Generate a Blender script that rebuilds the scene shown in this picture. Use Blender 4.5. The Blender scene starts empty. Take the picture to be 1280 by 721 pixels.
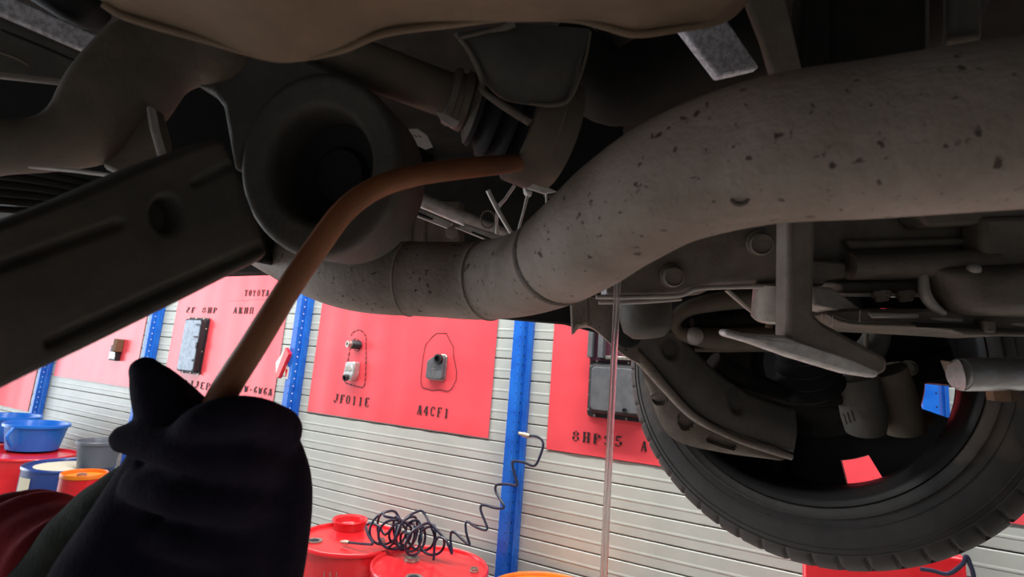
import bpy, bmesh, math, random
from mathutils import Vector, Matrix, Quaternion
random.seed(7)
SC = bpy.context.scene
COL = SC.collection

# ------------------------------------------------------------------ camera
F = 650.0                                   # focal length in pixels of the 1280x721 frame
ROT = Matrix(((0.88206081, 0.00788545, 0.47106957),
              (0.46452699, -0.18143708, -0.8667729),
              (0.07863459, 0.98337094, -0.16370154)))
CAM = Vector((0, 0, 1.82))
cd = bpy.data.cameras.new('camera')
cd.sensor_width = 36; cd.lens = 36 * F / 1280; cd.clip_start = 0.01; cd.clip_end = 100
cd.dof.use_dof = True; cd.dof.focus_distance = 0.85; cd.dof.aperture_fstop = 13
cam = bpy.data.objects.new('camera', cd); COL.objects.link(cam)
m4 = ROT.to_4x4(); m4.translation = CAM; cam.matrix_world = m4
SC.camera = cam
# ------------------------------------------------------------------ hall light
w = bpy.data.worlds.new('workshop_air'); SC.world = w; w.use_nodes = True
w.node_tree.nodes['Background'].inputs[0].default_value = (0.86, 0.92, 1.0, 1)
w.node_tree.nodes['Background'].inputs[1].default_value = 0.085
def area(name, loc, size, size_y, power, rot=(0, 0, 0), col=(1, 0.985, 0.96)):
    l = bpy.data.lights.new(name, 'AREA'); l.shape = 'RECTANGLE'; l.size = size; l.size_y = size_y
    l.energy = power; l.color = col
    o = bpy.data.objects.new(name, l); COL.objects.link(o); o.location = loc; o.rotation_euler = rot
    return o
# rows of ceiling lamps that hang along the aisle between the lift and the wall; unseen fill lamp added on the other side of the car
area('ceiling_lamp_row', (-1.6, 1.45, 4.2), 8.0, 0.25, 360, (math.radians(14), 0, 0))
area('fill_lamp_behind', (-2.4, -2.2, 4.3), 3.6, 0.4, 85, (0, 0, 0))
# daylight from the wide open shop door at the left end of the hall
area('door_daylight', (-9.8, -0.9, 2.0), 5.0, 3.4, 330, (math.radians(90), 0, math.radians(-90)), (0.86, 0.93, 1.0))
SC.view_settings.view_transform = 'Standard'; SC.view_settings.look = 'None'
SC.view_settings.exposure = 0.0; SC.view_settings.gamma = 1.0; SC.view_settings.use_curve_mapping = False

# ------------------------------------------------------------------ helpers
def ray(px, py): return ROT @ Vector(((px - 640.0) / F, -(py - 360.5) / F, -1.0))
DOFF = 0.0                                  # extra depth for the group of parts next to the far wheel
def P(px, py, d): return CAM + ray(px, py) * (d + DOFF)
FWD = ROT @ Vector((0, 0, -1)); RIGHT = ROT @ Vector((1, 0, 0)); UPC = ROT @ Vector((0, 1, 0))
WY = 2.62                                   # wall plane
def wallp(px, py, y=WY):
    r = ray(px, py); return CAM + r * (y / r.y)
def onz(px, py, z):
    r = ray(px, py); return CAM + r * ((z - CAM.z) / r.z)

def mat(name, col, rough=0.6, metal=0.0, col2=None, scale=12, bump=0.0, bscale=80, spots=None, spec=0.5, stops=(0.4, 0.62), trans=0.0, coat=0.0):
    m = bpy.data.materials.new(name); m.use_nodes = True
    nt = m.node_tree; b = nt.nodes['Principled BSDF']
    b.inputs['Roughness'].default_value = rough; b.inputs['Metallic'].default_value = metal
    b.inputs['Base Color'].default_value = (*col, 1); b.inputs['Specular IOR Level'].default_value = spec
    b.inputs['Transmission Weight'].default_value = trans; b.inputs['Coat Weight'].default_value = coat
    tc = nt.nodes.new('ShaderNodeTexCoord'); out = None
    def noise(sc, det=6, rgh=0.6):
        n = nt.nodes.new('ShaderNodeTexNoise'); n.inputs['Scale'].default_value = sc
        n.inputs['Detail'].default_value = det; n.inputs['Roughness'].default_value = rgh
        nt.links.new(tc.outputs['Object'], n.inputs['Vector']); return n
    def ramp(src, a, b_, ca, cb):
        r = nt.nodes.new('ShaderNodeValToRGB'); e = r.color_ramp.elements
        e[0].position = a; e[1].position = b_; e[0].color = ca; e[1].color = cb
        nt.links.new(src, r.inputs[0]); return r
    if col2:
        out = ramp(noise(scale).outputs[0], stops[0], stops[1], (*col, 1), (*col2, 1)).outputs[0]
    for (sc_, th, c3) in (spots or ()):
        f_ = ramp(noise(sc_, 3, 0.5).outputs[0], th, th + 0.05, (0, 0, 0, 1), (1, 1, 1, 1))
        mx = nt.nodes.new('ShaderNodeMix'); mx.data_type = 'RGBA'
        nt.links.new(f_.outputs[0], mx.inputs[0])
        if out: nt.links.new(out, mx.inputs[6])
        else: mx.inputs[6].default_value = (*col, 1)
        mx.inputs[7].default_value = (*c3, 1); out = mx.outputs[2]
    if out: nt.links.new(out, b.inputs['Base Color'])
    if bump:
        bp = nt.nodes.new('ShaderNodeBump'); bp.inputs['Strength'].default_value = bump; bp.inputs['Distance'].default_value = 0.003
        nt.links.new(noise(bscale, 5).outputs[0], bp.inputs['Height']); nt.links.new(bp.outputs[0], b.inputs['Normal'])
    return m

ORG = {}
def setp(o, label=None, cat=None, group=None, kind=None):
    if label: o['label'] = label
    if cat: o['category'] = cat
    if group: o['group'] = group
    if kind: o['kind'] = kind
    return o
def thing(name, label, cat, loc, group=None):
    o = bpy.data.objects.new(name, None); o.empty_display_size = 0.05; COL.objects.link(o)
    o.location = loc; ORG[o] = Vector(loc); return setp(o, label, cat, group)
def copy_tree(o, parent=None):
    c = o.copy(); COL.objects.link(c); c.parent = parent
    for ch in list(o.children): copy_tree(ch, c)
    return c

def catmull(pts, n=8):
    if len(pts) < 3: return pts
    out = []; L = len(pts)
    for i in range(L - 1):
        p0 = pts[max(i - 1, 0)]; p1 = pts[i]; p2 = pts[i + 1]; p3 = pts[min(i + 2, L - 1)]
        for k in range(n):
            t = k / n; t2 = t * t; t3 = t2 * t
            out.append(tuple(0.5 * (2 * b + (c - a) * t + (2 * a - 5 * b + 4 * c - e) * t2 + (3 * b - a - 3 * c + e) * t3)
                             for a, b, c, e in zip(p0, p1, p2, p3)))
    out.append(tuple(pts[-1])); return out

class G:
    def __init__(s): s.v = []; s.f = []
    def add(s, vs, fs):
        o = len(s.v); s.v += [Vector(v) for v in vs]; s.f += [[i + o for i in f] for f in fs]
    def box(s, c, hx, hy, hz, X=Vector((1, 0, 0)), Y=Vector((0, 1, 0)), Z=Vector((0, 0, 1))):
        c = Vector(c); vs = [c + X * (hx * a) + Y * (hy * b) + Z * (hz * e) for a in (-1, 1) for b in (-1, 1) for e in (-1, 1)]
        s.add(vs, [(0, 1, 3, 2), (4, 6, 7, 5), (0, 4, 5, 1), (2, 3, 7, 6), (0, 2, 6, 4), (1, 5, 7, 3)])
    def bounds(s, x0, x1, y0, y1, z0, z1):
        s.box(((x0 + x1) / 2, (y0 + y1) / 2, (z0 + z1) / 2), (x1 - x0) / 2, (y1 - y0) / 2, (z1 - z0) / 2)
    def prism(s, poly, off):
        n = len(poly); poly = [Vector(p) for p in poly]
        s.add(poly + [p + off for p in poly], [list(range(n)), list(range(2 * n - 1, n - 1, -1))] +
              [(i, i + n, (i + 1) % n + n, (i + 1) % n) for i in range(n)])
    def tube(s, pts, rad, seg=16, caps=True, closed=False):
        pts = [Vector(p) for p in pts]; n = len(pts)
        if not hasattr(rad, '__len__'): rad = [rad] * n
        tang = []
        for i in range(n):
            a = pts[(i - 1) % n if closed else max(i - 1, 0)]; b = pts[(i + 1) % n if closed else min(i + 1, n - 1)]
            t = b - a; tang.append(t.normalized() if t.length > 1e-9 else Vector((0, 0, 1)))
        N = tang[0].orthogonal().normalized(); vs = []
        for i in range(n):
            if i:
                q = tang[i - 1].rotation_difference(tang[i]); N = q @ N
            N = (N - tang[i] * N.dot(tang[i])).normalized(); B = tang[i].cross(N)
            for k in range(seg):
                a = 2 * math.pi * k / seg; vs.append(pts[i] + (N * math.cos(a) + B * math.sin(a)) * rad[i])
        fs = [(i * seg + k, i * seg + (k + 1) % seg, (i + 1) * seg + (k + 1) % seg, (i + 1) * seg + k) for i in range(n - 1) for k in range(seg)]
        if closed: fs += [((n - 1) * seg + k, (n - 1) * seg + (k + 1) % seg, (k + 1) % seg, k) for k in range(seg)]
        elif caps: fs += [list(range(seg - 1, -1, -1)), list(range((n - 1) * seg, n * seg))]
        s.add(vs, fs)
    def ptube(s, pts, n=8, seg=16, caps=True):       # points (px, py, depth, radius in px) of the photograph's view
        q = catmull(pts, n); s.tube([P(a, b, d) for a, b, d, r in q], [r * (d + DOFF) / F for a, b, d, r in q], seg, caps)
    def lathe(s, org, axis, prof, seg=32, sx=1.0, sy=1.0, ref=None, rfun=None):
        axis = Vector(axis).normalized(); U = (Vector(ref) - axis * Vector(ref).dot(axis)).normalized() if ref is not None else axis.orthogonal().normalized()
        V = axis.cross(U); org = Vector(org); vs = []
        for j, (t, r) in enumerate(prof):
            for k in range(seg):
                a = 2 * math.pi * k / seg; rr = r if rfun is None else rfun(j, k, r)
                vs.append(org + axis * t + U * (rr * sx * math.cos(a)) + V * (rr * sy * math.sin(a)))
        n = len(prof)
        fs = [(j * seg + k, j * seg + (k + 1) % seg, (j + 1) * seg + (k + 1) % seg, (j + 1) * seg + k) for j in range(n - 1) for k in range(seg)]
        if prof[0][1] > 1e-6 and prof[0] != prof[-1]: fs.append(list(range(seg - 1, -1, -1)))
        if prof[-1][1] > 1e-6 and prof[0] != prof[-1]: fs.append(list(range((n - 1) * seg, n * seg)))
        s.add(vs, fs)
    def ball(s, c, r, seg=16, rings=10, sx=1, sy=1, sz=1):
        vs = []; c = Vector(c)
        for i in range(1, rings):
            a = math.pi * i / rings
            for k in range(seg):
                b = 2 * math.pi * k / seg; vs.append(c + Vector((r * sx * math.sin(a) * math.cos(b), r * sy * math.sin(a) * math.sin(b), r * sz * math.cos(a))))
        n = len(vs); vs += [c + Vector((0, 0, r * sz)), c - Vector((0, 0, r * sz))]
        fs = [(i * seg + k, i * seg + (k + 1) % seg, (i + 1) * seg + (k + 1) % seg, (i + 1) * seg + k) for i in range(rings - 2) for k in range(seg)]
        fs += [(n, (k + 1) % seg, k) for k in range(seg)] + [(n + 1, (rings - 2) * seg + k, (rings - 2) * seg + (k + 1) % seg) for k in range(seg)]
        s.add(vs, fs)
    def patch(s, top, bot, nu, nv, disp=None, thick=0.02, sm=True):
        def resample(l, n):
            q = catmull(l, 8) if sm and len(l) > 2 else l
            d = [0]
            for a, b in zip(q, q[1:]): d.append(d[-1] + math.dist(a[:2], b[:2]))
            out = []; j = 0
            for i in range(n + 1):
                t = d[-1] * i / n
                while j < len(q) - 2 and d[j + 1] < t: j += 1
                k = (t - d[j]) / max(d[j + 1] - d[j], 1e-9); out.append(tuple(a + (b - a) * k for a, b in zip(q[j], q[j + 1])))
            return out
        T = resample(top, nu); B = resample(bot, nu); grid = []; base = []
        c = [P(*T[0]), P(*T[-1]), P(*B[0]), P(*B[-1])]
        N = (c[3] - c[0]).cross(c[2] - c[1]).normalized()
        mid = (c[0] + c[1] + c[2] + c[3]) / 4
        if N.dot(CAM - mid) < 0: N = -N
        for j in range(nv + 1):
            v = j / nv
            for i in range(nu + 1):
                q = tuple(a + (b - a) * v for a, b in zip(T[i], B[i])); p = P(*q)
                base.append(p - N * thick); grid.append(p + N * (disp(q[0], q[1], i / nu, v) if disp else 0))
        W = nu + 1; n = len(grid); fs = []
        for j in range(nv):
            for i in range(nu):
                a = j * W + i; fs.append((a, a + W, a + W + 1, a + 1)); fs.append((a + n, a + 1 + n, a + W + 1 + n, a + W + n))
        loop = list(range(0, W)) + [j * W + nu for j in range(1, nv + 1)] + [nv * W + i for i in range(nu - 1, -1, -1)] + [j * W for j in range(nv - 1, 0, -1)]
        for a, b in zip(loop, loop[1:] + loop[:1]): fs.append((a, b, b + n, a + n))
        s.add(grid + base, fs)
    def pprism(s, poly, thick):                      # outline (px, py, depth), thickness runs away from the viewer's side
        pts = [P(*q) for q in poly]; N = Vector()
        for a, b in zip(pts, pts[1:] + pts[:1]): N += a.cross(b)
        N.normalize(); c = sum(pts, Vector()) / len(pts)
        if N.dot(CAM - c) < 0: N = -N
        s.prism(pts, -N * thick)
    def build(s, name, m, parent=None, ang=40, bevel=0, bseg=2, label=None, cat=None, group=None, kind=None, flat=False, base=True, org=None):
        me = bpy.data.meshes.new(name)
        if parent is not None: og = ORG[parent]
        elif org is not None: og = Vector(org)
        else:
            xs = [v.x for v in s.v]; ys = [v.y for v in s.v]; zs = [v.z for v in s.v]
            og = Vector(((min(xs) + max(xs)) / 2, (min(ys) + max(ys)) / 2, min(zs)))
        me.from_pydata([v - og for v in s.v], [], s.f)
        bm = bmesh.new(); bm.from_mesh(me); bmesh.ops.remove_doubles(bm, verts=bm.verts, dist=1e-6)
        bmesh.ops.recalc_face_normals(bm, faces=bm.faces); bm.to_mesh(me); bm.free()
        me.materials.append(m)
        if not flat: me.shade_smooth(); me.set_sharp_from_angle(angle=math.radians(ang))
        o = bpy.data.objects.new(name, me); COL.objects.link(o)
        if parent is not None: o.parent = parent
        else: o.location = og
        ORG[o] = og
        if bevel:
            b = o.modifiers.new('bevel', 'BEVEL'); b.width = bevel; b.segments = bseg; b.limit_method = 'ANGLE'; b.angle_limit = math.radians(35)
        return setp(o, label, cat, group, kind)

# ------------------------------------------------------------------ materials
M = dict(
    slat=mat('painted_wall_slat', (0.43, 0.46, 0.42), 0.42, 0, (0.485, 0.515, 0.47), 3, 0.08, 30),
    wallback=mat('dark_wall_joint', (0.05, 0.045, 0.04), 0.8),
    floor=mat('workshop_concrete', (0.50, 0.49, 0.46), 0.5, 0, (0.58, 0.565, 0.53), 2, 0.1, 40),
    red=mat('red_poster_card', (0.80, 0.072, 0.092), 0.33, 0, (0.86, 0.088, 0.108), 2),
    ink=mat('black_ink', (0.012, 0.01, 0.012), 0.7), 
    blue=mat('blue_post_paint', (0.006, 0.10, 0.52), 0.35, 0, (0.012, 0.15, 0.62), 9, spots=((70, 0.70, (0.002, 0.02, 0.12)),)),
    hole=mat('dark_hole', (0.006, 0.008, 0.02), 0.8), chip=mat('pale_paint_chip', (0.75, 0.82, 0.9), 0.6),
    dred=mat('red_drum_paint', (0.62, 0.012, 0.018), 0.3, 0, (0.70, 0.022, 0.03), 5, coat=0.3),
    dblue=mat('dark_blue_drum_paint', (0.012, 0.035, 0.16), 0.3, 0, (0.018, 0.05, 0.22), 5, coat=0.3),
    orange=mat('orange_lid_paint', (0.75, 0.20, 0.01), 0.4, 0, (0.70, 0.16, 0.012), 9),
    steel=mat('bare_steel', (0.45, 0.43, 0.38), 0.38, 0.8, (0.32, 0.29, 0.25), 60),
    white=mat('white_sticker', (0.72, 0.72, 0.68), 0.6), cream=mat('cream_label', (0.62, 0.58, 0.44), 0.7),
    basin=mat('blue_plastic', (0.012, 0.16, 0.62), 0.3), greyp=mat('grey_plastic', (0.10, 0.115, 0.14), 0.4),
    coil=mat('blue_black_hose', (0.014, 0.018, 0.04), 0.35), brass=mat('pale_fitting', (0.5, 0.45, 0.35), 0.4, 0.6),
    exh=mat('sooted_exhaust_steel', (0.36, 0.305, 0.265), 0.72, 0.2, (0.25, 0.205, 0.165), 14, 0.35, 220,
            spots=((150, 0.66, (0.07, 0.052, 0.042)), (240, 0.66, (0.10, 0.08, 0.065)), (9, 0.66, (0.17, 0.13, 0.095)))),
    weld=mat('dark_weld_soot', (0.085, 0.065, 0.05), 0.8, 0.1, (0.15, 0.12, 0.10), 90, 0.5, 160),
    shield=mat('brown_dust_panel', (0.22, 0.155, 0.10), 0.85, 0, (0.16, 0.115, 0.075), 18, 0.15, 90),
    arm=mat('black_stamped_steel', (0.075, 0.070, 0.060), 0.62, 0.1, (0.10, 0.090, 0.075), 30, 0.3, 120),
    armr=mat('dusty_casting', (0.125, 0.105, 0.082), 0.75, 0.1, (0.18, 0.14, 0.10), 20, 0.3, 110),
    dark=mat('dark_underseal', (0.018, 0.016, 0.014), 0.9, 0, (0.028, 0.025, 0.021), 20, 0.3, 90, spec=0.15),
    rubber=mat('black_rubber_and_backing', (0.010, 0.010, 0.010), 0.75),  # rubber parts, and the black sheets added behind openings
    cast=mat('greasy_alloy_casting', (0.20, 0.17, 0.138), 0.6, 0.2, (0.14, 0.115, 0.09), 25, 0.35, 140),
    alloy=mat('pale_alloy', (0.55, 0.50, 0.45), 0.5, 0.3, (0.40, 0.36, 0.32), 35, 0.25, 160),
    speck=mat('speckled_galvanised', (0.80, 0.78, 0.84), 0.6, 0.0, (0.42, 0.41, 0.44), 260),
    balloy=mat('bright_alloy_and_lit_edges', (0.85, 0.81, 0.77), 0.5, 0.1, (0.62, 0.58, 0.54), 60, 0.2, 160), maroon=mat('maroon_pan_interior', (0.07, 0.012, 0.03), 0.6),  # bright alloy, also painted on edges that catch the light
    silver=mat('silver_pipe', (0.60, 0.60, 0.60), 0.38, 0.6, (0.45, 0.44, 0.42), 50, 0.3, 120),
    rust=mat('rusty_steel', (0.20, 0.10, 0.05), 0.8, 0.2, (0.13, 0.075, 0.045), 60, 0.3, 150),
    tyre=mat('tyre_rubber', (0.080, 0.073, 0.068), 0.72, 0, (0.052, 0.048, 0.045), 12, 0.2, 120, spots=((7, 0.62, (0.13, 0.105, 0.085)),)),
    rim=mat('black_wheel_paint', (0.014, 0.013, 0.013), 0.5),
    brown=mat('brown_hose_rubber', (0.34, 0.125, 0.05), 0.5, 0, (0.24, 0.09, 0.038), 14),
    glove=mat('black_knit_glove', (0.019, 0.015, 0.030), 0.95, 0, (0.026, 0.021, 0.038), 60, 0.5, 500, spec=0.1),
    cuff=mat('grey_green_cuff', (0.075, 0.085, 0.07), 0.95, 0, (0.045, 0.05, 0.045), 60, 0.4, 400, spec=0.1),
    sleeve=mat('maroon_cloth', (0.48, 0.055, 0.065), 0.9, 0, (0.28, 0.028, 0.038), 14, 0.3, 300, spec=0.1),
    oil=mat('thin_clear_oil', (0.95, 0.88, 0.84), 0.45, 0, trans=0.85),
    pan=mat('grey_pan_metal', (0.10, 0.105, 0.115), 0.5, 0.3, (0.13, 0.135, 0.145), 20), panb=mat('black_pan_rim', (0.012, 0.012, 0.014), 0.5),
    panl=mat('pale_blue_pan_metal', (0.26, 0.31, 0.38), 0.45, 0.2, (0.17, 0.21, 0.27), 30),
)
M['oil'].node_tree.nodes['Principled BSDF'].inputs['IOR'].default_value = 1.15

# ------------------------------------------------------------------ structure
g = G(); g.bounds(-11, 5, -6, 2.76, -0.08, 0); setp(g.build('floor', M['floor'], org=(0, 0, 0), flat=True), kind='structure')
g = G(); g.bounds(-11, 5, WY + 0.0199, 2.76, 0, 3.4); wall = g.build('wall_back', M['wallback'], org=(0, WY, 0), flat=True, kind='structure')
PITCH = 0.0437 * WY; Z0 = CAM.z + 0.034 * WY
yp = WY - 0.075
posts_px = [(45, 490), (184, 425), (364, 460), (645, 480), (1168, 505)]
post_x = [wallp(a, b, yp).x for a, b in posts_px]
edges = [-11] + post_x + [post_x[-1] + 1.85, 5]
zs = [Z0 - PITCH * k for k in range(-12, 18) if Z0 - PITCH * k - PITCH > -PITCH]
gap = 0.0055
for a, b in zip(edges, edges[1:]):
    prof = [(0.02, 0.0), (0.003, 0.0), (0.0, 0.004), (0.0, 0.040), (-0.0016, 0.0445), (-0.0016, 0.050), (0.0, 0.056), (0.0, PITCH - gap - 0.003), (0.003, PITCH - gap), (0.02, PITCH - gap)]
    n = len(prof); g = G()
    g.add([(a + 0.001, WY + y, z) for y, z in prof] + [(b - 0.001, WY + y, z) for y, z in prof],
          [(i, i + 1, i + 1 + n, i + n) for i in range(n - 1)] + [list(range(n)), list(range(2 * n - 1, n - 1, -1)), (0, n, 2 * n - 1, n - 1)])
    first = None
    for z in zs:
        zb = z - PITCH + gap / 2
        if first is None:
            first = g.build('wall_slat', M['slat'], parent=wall, flat=True) 
        else:
            c = first.copy(); COL.objects.link(c); c.parent = wall; first_ = c
        (first if z == zs[0] else first_).location = (0, 0, zb)

# ------------------------------------------------------------------ blue perforated posts
post_labels = ['blue perforated post at the far left edge above the blue tub', 'blue perforated post between the pale pink board and the tall pan board',
               'blue perforated post rising behind the top of the brown hose and glove', 'blue perforated post in the middle with the coiled hose fixed to it',
               'blue perforated post seen only through the wheel']
for i, x in enumerate(post_x):
    t = thing('upright_post', post_labels[i], 'post', (x, WY, 0), 'blue perforated wall posts')
    pr = [(-.052, -.004), (-.052, -.022), (-.044, -.068), (-.036, -.080), (.014, -.080), (.024, -.070), (.026, -.046), (.034, -.046), (.038, -.050), (.044, -.040), (.054, -.036), (.054, -.004)]
    g = G(); g.prism([(x + a, WY + b, 0.0) for a, b in pr], Vector((0, 0, 3.3))); g.build('post_body', M['blue'], t, ang=20)
    g = G(); h = G()
    for k in range(64):
        z = 0.05 + k * 0.0508
        g.lathe((x + 0.006, WY - 0.0795, z), (0, -1, 0), [(0, .0035), (.0008, .0035), (.0008, 0)], 6)
        (g if i >= 3 else h).lathe((x + 0.0255, WY - 0.058, z), (1, -0.05, 0), [(0, .0052), (.0012, .0052), (.0012, 0)], 6)
        h.lathe((x - 0.040, WY - 0.0735, z + .02), (-0.83, -0.55, 0), [(0, .0038), (.0012, .0038), (.0012, 0)], 6)
    g.build('punched_holes', M['hole'], t, kind='stuff'); h.build('side_slots', M['chip'], t, kind='stuff')
    g = G(); g.bounds(x - .08, x + .08, WY - .12, WY - .002, 0, .012); g.build('foot_plate', M['blue'], t)
    if i == 2:
        a = wallp(358.5, 466, WY - .082)
        g = G(); g.bounds(a.x - .017, a.x + .017, WY - .084, WY - .0795, a.z - .042, a.z + .042); tag_ = g.build('sticker', M['white'], t, label='white sticker with a red square')
        g = G(); g.bounds(a.x - .011, a.x + .008, WY - .0855, WY - .083, a.z - .026, a.z + .026); g.build('red_square', M['dred'], tag_)

# ------------------------------------------------------------------ stencil lettering
S_, T_ = 0.19, 0.08    # thick and thin strokes
GL = {  # strokes in a 0.7 x 1 cell: (x0,z0,x1,z1,width)
 'J': [(.45, .25, .45, .96, S_), (.28, .97, .62, .97, T_), (.06, .22, .16, .08, S_ * .8), (.20, .05, .40, .10, T_)],
 'F': [(.17, .04, .17, .96, S_), (.02, .03, .34, .03, T_), (.24, .96, .62, .96, T_), (.60, .76, .60, .96, T_), (.28, .52, .48, .52, T_)],
 'E': [(.17, .04, .17, .96, S_), (.24, .96, .62, .96, T_), (.60, .78, .60, .96, T_), (.28, .52, .48, .52, T_), (.24, .04, .62, .04, T_), (.60, .04, .60, .22, T_)],
 '0': [(.12, .2, .12, .8, S_), (.55, .2, .55, .8, S_), (.16, .84, .28, .96, T_), (.40, .96, .52, .84, T_), (.16, .16, .28, .04, T_), (.40, .04, .52, .16, T_)],
 '1': [(.34, .04, .34, .96, S_), (.18, .03, .50, .03, T_), (.20, .84, .30, .94, T_)],
 'A': [(.10, .04, .30, .92, T_), (.38, .96, .56, .04, S_), (.00, .03, .20, .03, T_), (.44, .03, .70, .03, T_), (.22, .34, .42, .34, T_)],
 '4': [(.45, .04, .45, .96, S_), (.30, .03, .60, .03, T_), (.04, .34, .34, .90, T_), (.04, .30, .36, .30, T_), (.54, .30, .66, .30, T_)],
 'C': [(.12, .2, .12, .8, S_), (.16, .84, .30, .96, T_), (.36, .96, .56, .88, T_), (.58, .66, .58, .92, T_), (.16, .16, .30, .04, T_), (.36, .04, .58, .18, T_)],
 '8': [(.16, .60, .16, .86, S_), (.52, .60, .52, .86, S_), (.24, .96, .44, .96, T_), (.26, .52, .42, .52, T_), (.12, .14, .12, .42, S_), (.56, .14, .56, .42, S_), (.22, .04, .46, .04, T_)],
 'H': [(.15, .04, .15, .96, S_), (.55, .04, .55, .96, S_), (.02, .03, .28, .03, T_), (.42, .03, .68, .03, T_), (.02, .97, .28, .97, T_), (.42, .97, .68, .97, T_), (.28, .5, .42, .5, T_)],
 'P': [(.15, .04, .15, .96, S_), (.02, .03, .30, .03, T_), (.26, .96, .44, .96, T_), (.55, .60, .55, .88, S_), (.26, .48, .46, .50, T_)],
 '9': [(.14, .58, .14, .84, S_), (.54, .30, .54, .84, S_), (.22, .96, .44, .96, T_), (.24, .48, .42, .48, T_), (.46, .22, .24, .05, T_), (.12, .08, .18, .18, S_ * .7)],
 '5': [(.14, .56, .14, .96, T_), (.18, .95, .58, .95, S_ * .8), (.18, .58, .40, .60, T_), (.54, .20, .54, .50, S_), (.46, .12, .30, .04, T_), (.10, .08, .18, .20, S_ * .7)],
 '6': [(.14, .16, .14, .78, S_), (.20, .84, .40, .96, T_), (.46, .92, .56, .82, S_ * .7), (.54, .16, .54, .40, S_), (.24, .52, .44, .52, T_), (.24, .04, .44, .04, T_)],
 'T': [(.34, .04, .34, .90, S_), (.20, .03, .48, .03, T_), (.04, .96, .26, .96, T_), (.42, .96, .64, .96, T_), (.05, .78, .05, .96, T_), (.63, .78, .63, .96, T_)],
 'O': [(.12, .2, .12, .8, S_), (.55, .2, .55, .8, S_), (.16, .84, .28, .96, T_), (.40, .96, .52, .84, T_), (.16, .16, .28, .04, T_), (.40, .04, .52, .16, T_)],
 'Y': [(.34, .04, .34, .44, S_), (.08, .96, .28, .50, S_ * .8), (.60, .96, .42, .50, T_), (.20, .03, .48, .03, T_)],
 'Z': [(.06, .95, .60, .95, T_), (.54, .86, .12, .14, S_), (.06, .04, .60, .04, T_)],
 'K': [(.15, .04, .15, .96, S_), (.30, .52, .58, .96, T_), (.32, .46, .58, .04, S_), (.02, .03, .28, .03, T_), (.02, .97, .28, .97, T_)],
 'W': [(.06, .96, .18, .06, S_ * .8), (.22, .10, .32, .80, T_), (.36, .80, .46, .06, S_ * .8), (.50, .10, .64, .96, T_)],
 'П': [(.15, .04, .15, .90, S_), (.55, .04, .55, .90, S_), (.08, .96, .62, .96, T_), (.02, .03, .28, .03, T_), (.42, .03, .68, .03, T_)],
 '-': [(.14, .46, .52, .46, .13)], ' ': [], 'S': [(.14, .60, .14, .84, S_), (.22, .96, .56, .90, T_), (.20, .56, .50, .42, S_), (.54, .18, .54, .38, S_), (.10, .06, .44, .04, T_)],
}
def stencil(text, a, b, hgt, y, gl=None):
    """text laid between wall points a (lower left) and b (lower right), letter height hgt, drawn 1 mm proud at depth y"""
    g = G(); n = len(text); d = (b - a); d.y = 0; L = d.length; d.normalize(); up = Vector((-d.z, 0, d.x)); cell = L / n; wsc = cell * 0.68 / 0.68
    for i, ch in enumerate(text):
        for (x0, z0, x1, z1, wd) in GL[ch]:
            p0 = a + d * (i * cell + x0 * wsc) + up * (z0 * hgt); p1 = a + d * (i * cell + x1 * wsc) + up * (z1 * hgt)
            p0.y = p1.y = y; e = p1 - p0
            if e.length < 1e-6: continue
            e.normalize(); s = Vector((-e.z, 0, e.x)); c = (p0 + p1) / 2
            ww = wd * (abs(s.x) * wsc + abs(s.z) * hgt) / 2
            g.box(c, (p1 - p0).length / 2, ww, 0.0008, e, s, Vector((0, 1, 0)))
    return g
def dash_line(pts, wd, y, dash=None):
    g = G(); q = [Vector((p.x, y, p.z)) for p in pts]
    for a, b in zip(q, q[1:]):
        L = (b - a).length; e = (b - a).normalized(); s = Vector((-e.z, 0, e.x)); n = max(1, round(L / dash)) if dash else 1
        for k in range(n):
            c = a + e * (L * (k + 0.5) / n); h_ = L / n / 2 * (0.72 if dash else 1.08)
            g.box(c, h_, wd / 2, 0.0006, e, s, Vector((0, 1, 0)))
    return g

# ------------------------------------------------------------------ red poster boards
def board(label, x0, x1, z0, z1):
    t = thing('poster_board', label, 'poster', ((x0 + x1) / 2, WY, z0), 'red display boards on the wall')
    n = 24; g = G(); vs = []; yy = WY - .007
    for k in range(n + 1):
        x = x0 + (x1 - x0) * k / n; wv = 0.0015 * math.sin(k * 1.7) 
        for (z, y) in ((z0, yy + wv), (z1, yy + wv), (z1, yy + .002), (z0, yy + .002)): vs.append((x, y, z))
    g.add(vs, [(4 * k + j, 4 * k + (j + 1) % 4, 4 * k + 4 + (j + 1) % 4, 4 * k + 4 + j) for k in range(n) for j in range(4)] + [(0, 1, 2, 3), (4 * n + 3, 4 * n + 2, 4 * n + 1, 4 * n)])
    g.build('sheet', M['red'], t, ang=60); return t
yt = WY - .0096
def letters(t, text, pa, pb, hpx, name='lettering'):
    a = wallp(*pa, yt); b = wallp(*pb, yt); h_ = (wallp((pa[0] + pb[0]) / 2, (pa[1] + pb[1]) / 2 - hpx, yt) - (a + b) / 2).z
    b.z = a.z = (a.z + b.z) / 2
    return stencil(text, a, b, h_, yt).build(name, M['ink'], t, flat=True, kind='stuff')
def zpx(px, py): return wallp(px, py).z
def xpx(px, py): return wallp(px, py).x
b0 = board('plain red board corner at the far left behind the blue tubs', xpx(-60, 490), xpx(41, 490), zpx(30, 513), zpx(30, 513) + 1.2)
b1 = board('pale pink lit board with a small silver bracket, left of the glove', xpx(68, 469), xpx(174, 450), zpx(120, 477.5), zpx(120, 477.5) + 1.2)
b2 = board('red board with the tall narrow pan, behind the brown hose', xpx(214, 430), xpx(350, 450), zpx(320, 506), zpx(320, 506) + 1.2)
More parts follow.
